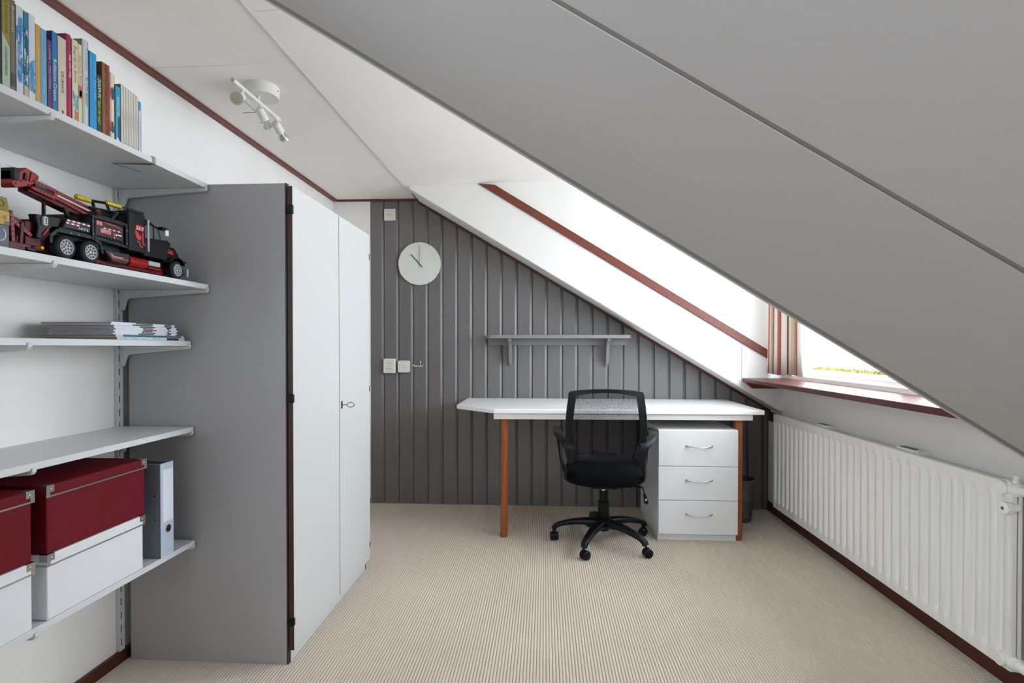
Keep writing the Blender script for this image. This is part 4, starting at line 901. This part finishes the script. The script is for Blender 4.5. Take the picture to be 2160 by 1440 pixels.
# drawer unit
du = root('drawer_unit', (0.92, 3.62, 0), 'white three-drawer pedestal under the right end of the desk', 'drawer unit')
X0, X1, Y0, Y1, ZTOP = .686, 1.150, 3.335, 3.930, .676
m = MB().box(X0, X0 + .016, Y0 + .003, Y1, .003, ZTOP - .016).box(X1 - .016, X1, Y0 + .003, Y1, .003, ZTOP - .016).box(X0 + .016, X1 - .016, Y1 - .008, Y1, .003, ZTOP - .016).box(X0 + .016, X1 - .016, Y0 + .02, Y1 - .01, .046, .06)
m.build('body', 'drawer_white', du, bevel=.001, seg=1)
box(X0, X1 + .002, Y0 - .012, Y1, ZTOP - .016, ZTOP).build('top_panel', 'drawer_white', du, bevel=.001)
box(X0 + .016, X1 - .016, Y0 + .008, Y0 + .022, .003, .042).build('plinth', 'drawer_white', du)
hz = (ZTOP - .016 - .046) / 3
for i in range(3):
    z0 = .046 + hz * i + .0015; z1 = .046 + hz * (i + 1) - .0015
    if i == 2: z1 += .012
    d = box(X0 + .001, X1 + .004, Y0 - .016, Y0 + .002, z0, z1).build('drawer', 'drawer_white', du, bevel=.0012)
    zc = z0 + (hz - .003) * .60; xa, xb = .848, 1.002; pth = []; rr = []; rv = []
    for k in range(17):
        q = k / 16; pth.append((xa + (xb - xa) * q, Y0 - .018 - .024 * math.sin(math.pi * q) ** .6, zc - .006 * math.sin(math.pi * q))); rr.append(.0035 + .002 * abs(2 * q - 1) ** 2); rv.append(.003 + .004 * abs(2 * q - 1) ** 3)
    MB().tube(pth, rr, 10, rv).build('handle', 'brushed_steel', d)

# waste bin
wbn = root('waste_bin', (1.325, 3.74, 0), 'grey metal waste bin in the shadow behind the desk leg', 'bin')
MB().revolve((1.325, 3.76, 0.004), (0, 0, 1), [(.062, 0), (.066, .0), (.070, .04), (.088, .275), (.091, .277), (.091, .283), (.086, .283), (.066, .008)], 32, caps=True).build('bucket', 'galvanised', wbn, smooth=40)
m = MB()
for zq, rq in ((.045, .0715), (.245, .0865)): m.tube([(1.325 + rq * math.cos(a), 3.76 + rq * math.sin(a), zq) for a in [2 * math.pi * i / 36 for i in range(37)]], .0025, 6)
m.build('bead', 'galvanised', wbn)

# ------------------------------------------------------------------ office chair
def chair():
    ch = root('office_chair', (0.352, 3.262, 0.0035), 'black mesh-back office chair on castors in front of the desk', 'office chair', rz=R(-3))
    # five star base
    Z = -0.0
    MB().revolve((0, 0, .085), (0, 0, 1), [(.030, -.006), (.036, 0), (.044, .012), (.044, .040), (.038, .052), (.034, .060)], 24).build('hub', 'black_plastic', ch)
    for k in range(5):
        a = R(27 + 72 * k + 3); ux, uy = math.cos(a), math.sin(a)
        rs = [.03, .07, .12, .17, .22, .262, .288, .298]; zs = [.122, .126, .126, .120, .110, .098, .084, .066]; ws = [.034, .032, .028, .025, .022, .020, .018, .016]; hs = [.026, .023, .019, .017, .015, .014, .015, .016]
        rings = []
        for q in range(len(rs)):
            c_ = Vector((ux * rs[q], uy * rs[q], zs[q])); s_ = Vector((-uy, ux, 0)); t0 = max(q - 1, 0); t1 = min(q + 1, len(rs) - 1)
            d = Vector((ux * (rs[t1] - rs[t0]), uy * (rs[t1] - rs[t0]), zs[t1] - zs[t0])).normalized(); n_ = s_.cross(d) * -1
            if n_.z < 0: n_ = -n_
            rings.append([c_ + s_ * ws[q] * math.copysign(abs(math.cos(b)) ** .6, math.cos(b)) + n_ * hs[q] * math.copysign(abs(math.sin(b)) ** .6, math.sin(b)) for b in [2 * math.pi * i / 14 for i in range(14)]])
        leg = MB().loft(rings).build('base_leg', 'black_plastic', ch, smooth=50)
        ca = a + R([40, -60, 20, 70, -30][k]); cxx, cyy = ux * .298, uy * .298
        ax = Vector((math.cos(ca), math.sin(ca), 0)); cen = Vector((cxx, cyy, .026)) + Vector((-math.sin(ca), math.cos(ca), 0)) * .010
        m = MB().cyl((cxx, cyy, .045), (cxx, cyy, .075), .0065, n=10)
        for s_ in (-1, 1):
            m.revolve(cen + ax * s_ * .004, ax * s_, [(.024, 0), (.026, .003), (.026, .014), (.022, .019), (.008, .021)], 24)
        m.revolve(cen - ax * .004, ax, [(.020, 0), (.020, .008)], 16)
        cs = m.build('castor', 'black_plastic', leg, smooth=35)
    MB().revolve((0, 0, .140), (0, 0, 1), [(.030, 0), (.0325, .004), (.0325, .110), (.029, .114)], 24).build('lift_sleeve', 'black_plastic', ch)
    MB().revolve((0, 0, .252), (0, 0, 1), [(.026, 0), (.026, .062)], 24).build('lift_tube', 'black_plastic', ch)
    MB().revolve((0, 0, .312), (0, 0, 1), [(.014, 0), (.014, .035)], 16).build('gas_piston', 'chrome', ch)
    box(-.08, .08, -.10, .10, .345, .378).build('tilt_mechanism', 'black_plastic', ch, bevel=.008)
    MB().cyl((.06, -.02, .360), (.222, -.05, .352), .0045, n=8).build('lever_rod', 'black_plastic', ch)
    m = MB(); m.tube([(.222, -.05, .352), (.232, -.055, .315)], .004, 8)
    m.prism([(.224, .318), (.238, .318), (.254, .268), (.244, .254), (.230, .262)], 'y', -.062, -.052)
    pd = m.build('lever_paddle', 'black_plastic', ch, bevel=.002); 
    MB().sphere((.240, -.0625, .283), .006, 8, 6, (1, .15, 1.3)).build('printed_mark', 'toy_grey', pd)
    # seat cushion
    rings = []
    N = 36
    for hh, sc in ((.372, .80), (.380, .94), (.395, 1.0), (.425, 1.0), (.450, .96), (.462, .86), (.466, .55), (.467, .1)):
        rg = []
        for i in range(N):
            b = 2 * math.pi * i / N; cx_ = math.copysign(abs(math.cos(b)) ** .62, math.cos(b)); sy_ = math.copysign(abs(math.sin(b)) ** .62, math.sin(b))
            z_ = hh - (.014 * abs(cx_) ** 3 * 0 if hh > .43 else -.012 * abs(cx_) ** 2 * (1 if hh < .4 else .3))
            rg.append((cx_ * .232 * sc, .015 + sy_ * .232 * sc, z_))
        rings.append(rg)
    MB().loft(rings).build('seat', 'black_fabric', ch, smooth=60)
    # backrest: frame of rounded bars, mesh, bottom bar
    def by(z): return -.225 + .0 - .045 * ((z - .53) / .4) ** 1 + .06 * ((z - .70) / .4) ** 2 - .010
    def halfw(z):
        t = (z - .53) / .40
        return .195 + .033 * math.sin(math.pi * min(max(t, 0), 1) * .78 + .42) - .004
    outer = []; inner = []
    zs = [.530, .56, .60, .66, .72, .78, .84, .885]
    R_o = [(halfw(z), z) for z in zs]
    top_o = [(.207, .910), (.196, .921), (.150, .929), (.075, .935), (0, .937)]
    top_i = [(.172, .885), (.163, .896), (.118, .906), (.06, .913), (0, .916)]
    R_i = [(halfw(z) - (.044 + .012 * max(0, (.70 - z) / .17)) * 1.0, z + (.030 if z < .54 else 0)) for z in zs]
    right = list(zip(R_o + top_o, R_i + top_i))
    full = right + [((-o[0], o[1]), (-i[0], i[1])) for o, i in reversed(right[:-1])]
    rings = []
    for o, i in full:
        d1 = .014
        yo, yi = by(o[1]), by(i[1])
        cvx = lambda p: .030 * (abs(p[0]) / .22) ** 2        # wraps forward at the sides
        rings.append([(o[0], yo + cvx(o) + .004, o[1]), (o[0] * .99, yo + cvx(o) - .009, o[1] - .001), (i[0] * 1.02, yi + cvx(i) - .010, i[1] + .002), (i[0], yi + cvx(i) + .001, i[1]), (i[0] * 1.02, yi + cvx(i) + d1, i[1]), (o[0] * .985, yo + cvx(o) + d1, o[1])])
    back = MB().loft(rings).build('backrest_frame', 'black_plastic', ch, smooth=50)
    m = MB(); nx = 24; nz = 20
    rows = []
    for k in range(nz + 1):
        z = .560 + (.922 - .560) * k / nz
        hw = halfw(min(z, .885)) - .022 if z < .89 else max(.15, .19 - (z - .885) * 1.0)
        rows.append([((-hw + 2 * hw * i / nx), by(z) + .030 * (abs(-hw + 2 * hw * i / nx) / .22) ** 2 + .008, z - (.012 * (abs(-1 + 2 * i / nx)) ** 2.5 if k == nz else 0)) for i in range(nx + 1)])
    m.loft(rows, closed=False); m.build('mesh_panel', 'mesh_fabric', back, smooth=80)
    # lower bar and lumbar flap
    rings = []
    for i in range(21):
        xx = -.198 + .396 * i / 20; yy = by(.555) + .030 * (abs(xx) / .22) ** 2
        bump = .0
        rings.append([(xx, yy - .012, .532), (xx, yy - .014, .548 + .0), (xx, yy - .008, .574 + bump), (xx, yy + .012, .574 + bump), (xx, yy + .016, .534)])
    MB().loft(rings).build('lower_bar', 'black_plastic', back, smooth=45, bevel=.002)
    yy = by(.58) - .008
    MB().prism([(-.075, .570), (-.066, .596), (-.045, .600), (-.036, .590), (.055, .588), (.060, .586), (.072, .570)], 'y', yy, yy + .010).build('lumbar_clip', 'black_plastic', back, bevel=.0015)
    # armrests: a wide flat loop on each side
    for s_ in (-1, 1):
        P = [(.180, -.226, .545, .034), (.192, -.228, .590, .036), (.203, -.226, .622, .032), (.232, -.205, .648, .027), (.262, -.165, .668, .024), (.272, -.10, .676, .026), (.275, -.02, .678, .027), (.273, .06, .674, .027), (.270, .105, .655, .025), (.268, .110, .630, .022), (.262, .085, .560, .021), (.252, .05, .490, .021), (.232, .02, .425, .022), (.205, .0, .385, .024), (.15, 0, .372, .026)]
        rings = []; n = len(P)
        for q in range(n):
            p = Vector((P[q][0] * s_, P[q][1], P[q][2])); a_ = Vector((P[max(q-1,0)][0] * s_, P[max(q-1,0)][1], P[max(q-1,0)][2])); b_ = Vector((P[min(q+1,n-1)][0] * s_, P[min(q+1,n-1)][1], P[min(q+1,n-1)][2]))
            d = (b_ - a_).normalized(); wdir = Vector((s_ * 1.0, -0.15, 0)) if q > 3 else Vector((s_ * 1.0, .25, .1))
            if q > 9: wdir = Vector((s_ * .25, 1, 0))
            elif q > 7: wdir = Vector((s_, .4, 0))
            wdir = (wdir - d * wdir.dot(d)).normalized(); th = d.cross(wdir).normalized() * .009; w = wdir * P[q][3]
            rings.append([p - w * 1 - th * .4, p - w * .7 - th, p + w * .7 - th, p + w - th * .4, p + w + th * .4, p + w * .7 + th, p - w * .7 + th, p - w + th * .4])
        ar = MB().loft(rings).build('armrest', 'black_plastic', ch, smooth=50)
        # rear strap from the backrest down to the seat edge
        Q = [(.186, -.232, .600, .020), (.186, -.235, .560, .024), (.198, -.225, .525, .018), (.212, -.20, .490, .014), (.222, -.16, .450, .013), (.222, -.12, .410, .014), (.205, -.08, .384, .018), (.15, -.05, .370, .02)]
        rings = []; n = len(Q)
        for q in range(n):
            p = Vector((Q[q][0] * s_, Q[q][1], Q[q][2])); a_ = Q[max(q-1,0)]; b_ = Q[min(q+1,n-1)]
            d = Vector(((b_[0] - a_[0]) * s_, b_[1] - a_[1], b_[2] - a_[2])).normalized(); wdir = Vector((1, .3 * s_, 0)) if q < 3 else Vector((s_ * .6, 1, 0))
            wdir = (wdir - d * wdir.dot(d)).normalized(); th = d.cross(wdir).normalized() * .007; w = wdir * Q[q][3]
            rings.append([p - w - th * .4, p - w * .7 - th, p + w * .7 - th, p + w - th * .4, p + w + th * .4, p + w * .7 + th, p - w * .7 + th, p - w + th * .4])
        MB().loft(rings).build('strap', 'black_plastic', ar, smooth=50)
        for bz, bxx in ((.630, .186), (.551, .170)):
            MB().sphere((bxx * s_, -.240, bz), .0075, 12, 8, (1, .6, 1)).build('bolt', 'black_plastic', ar)
chair()

# ------------------------------------------------------------------ radiator
def radiator():
    r = root('radiator', (1.545, 2.79, 0.09), 'long white panel radiator on the wall below the window', 'radiator')
    ya, yb, z0, z1, xf = 1.868, 3.722, 0.105, 0.728, 1.522
    n = 31; p = (yb - ya - .03) / n
    cols = [ya, ya + .003]; dep = [0.006, 0.0]
    flags = [0, 0]
    for i in range(n):
        c_ = ya + .015 + p * (i + .5)
        for q, f in ((-.0155, 0), (-.0135, .15), (-.0105, .85), (-.0080, 1), (.0080, 1), (.0105, .85), (.0135, .15), (.0155, 0)): cols.append(c_ + q); dep.append(0); flags.append(f)
    cols += [yb - .003, yb]; flags += [0, 0]; dep += [0, .006]
    rows = [(z0, 0, .006), (z0 + .003, 0, 0), (z0 + .040, 0, 0), (z0 + .048, .35, 0), (z0 + .058, 1, 0), (z1 - .062, 1, 0), (z1 - .052, .35, 0), (z1 - .044, 0, 0), (z1 - .003, 0, 0), (z1, 0, .006)]
    m = MB()
    m.loft([[(xf + max(rd, dep[k]) + .0140 * f * rf if True else 0, cols[k], z) for k, f in enumerate(flags)] for z, rf, rd in rows], closed=False)
    m.loft([[(1.540, cols[k], z) for k in range(len(cols))] for z in (z0, z1)], closed=False)
    nn = len(cols)
    m.box(xf + .005, 1.540, ya, ya + .002, z0, z1).box(xf + .005, 1.540, yb - .002, yb, z0, z1).box(xf + .005, 1.540, ya, yb, z1 - .002, z1).box(xf + .005, 1.540, ya, yb, z0, z0 + .002)
    m.build('front_panel', 'radiator_white', r, smooth=50)
    box(1.549, 1.562, ya + .004, yb - .004, z0 + .004, z1 - .004).build('back_panel', 'radiator_white', r, bevel=.003)
    for y in (3.08, 2.37):
        m = MB().box(1.556, XR - .001, y, y + .035, .66, z1 + .004).box(1.545, 1.575, y + .01, y + .12, z1 - .008, z1 + .010); m.build('wall_bracket', 'radiator_white', r, bevel=.002)
        box(1.548, 1.572, y + .015, y + .10, z1 + .0095, z1 + .0125).build('clip', 'galvanised', r)
    for z, s in ((z1 - .022, 1), (z0 + .030, -1)):
        yv = ya + .030
        m = MB().revolve((xf - .014, yv, z), (1, 0, 0), [(.020, 0), (.023, .003), (.023, .020), (.026, .022), (.026, .040)], 24)
        m.revolve((1.537, yv, z), (0, -1, 0), [(.022, 0), (.022, .045), (.016, .05), (.016, .085), (.019, .088), (.019, .105), (.013, .107), (.013, .14)], 20)
        cn = m.build('connection', 'radiator_white', r, smooth=40)
        if s > 0:
            MB().revolve((1.537, yv - .03, z + .018), (0, 0, 1), [(.010, 0), (.010, .012), (.0075, .014), (.0075, .022), (.009, .023), (.009, .028)], 12).build('bleed_valve', 'radiator_white', cn)
            kn = MB().revolve((1.490, ya - .005, z - .060), (1, 0, 0), [(.016, 0), (.0205, .004), (.0205, .022), (.012, .028), (.012, .05)], 10).build('valve_knob', 'white_lacquer', r, smooth=25)
            MB().cyl((1.4895, ya - .005, z - .060), (1.491, ya - .005, z - .060), .006, n=12).build('screw', 'brushed_steel', kn)
    MB().tube([(1.545, ya - .11, z1 - .022), (1.565, ya - .13, z1 - .05), (1.575, ya - .135, z1 - .12), (1.575, ya - .135, 0.001)], .0075, 10).build('pipe', 'radiator_white', r)
radiator()
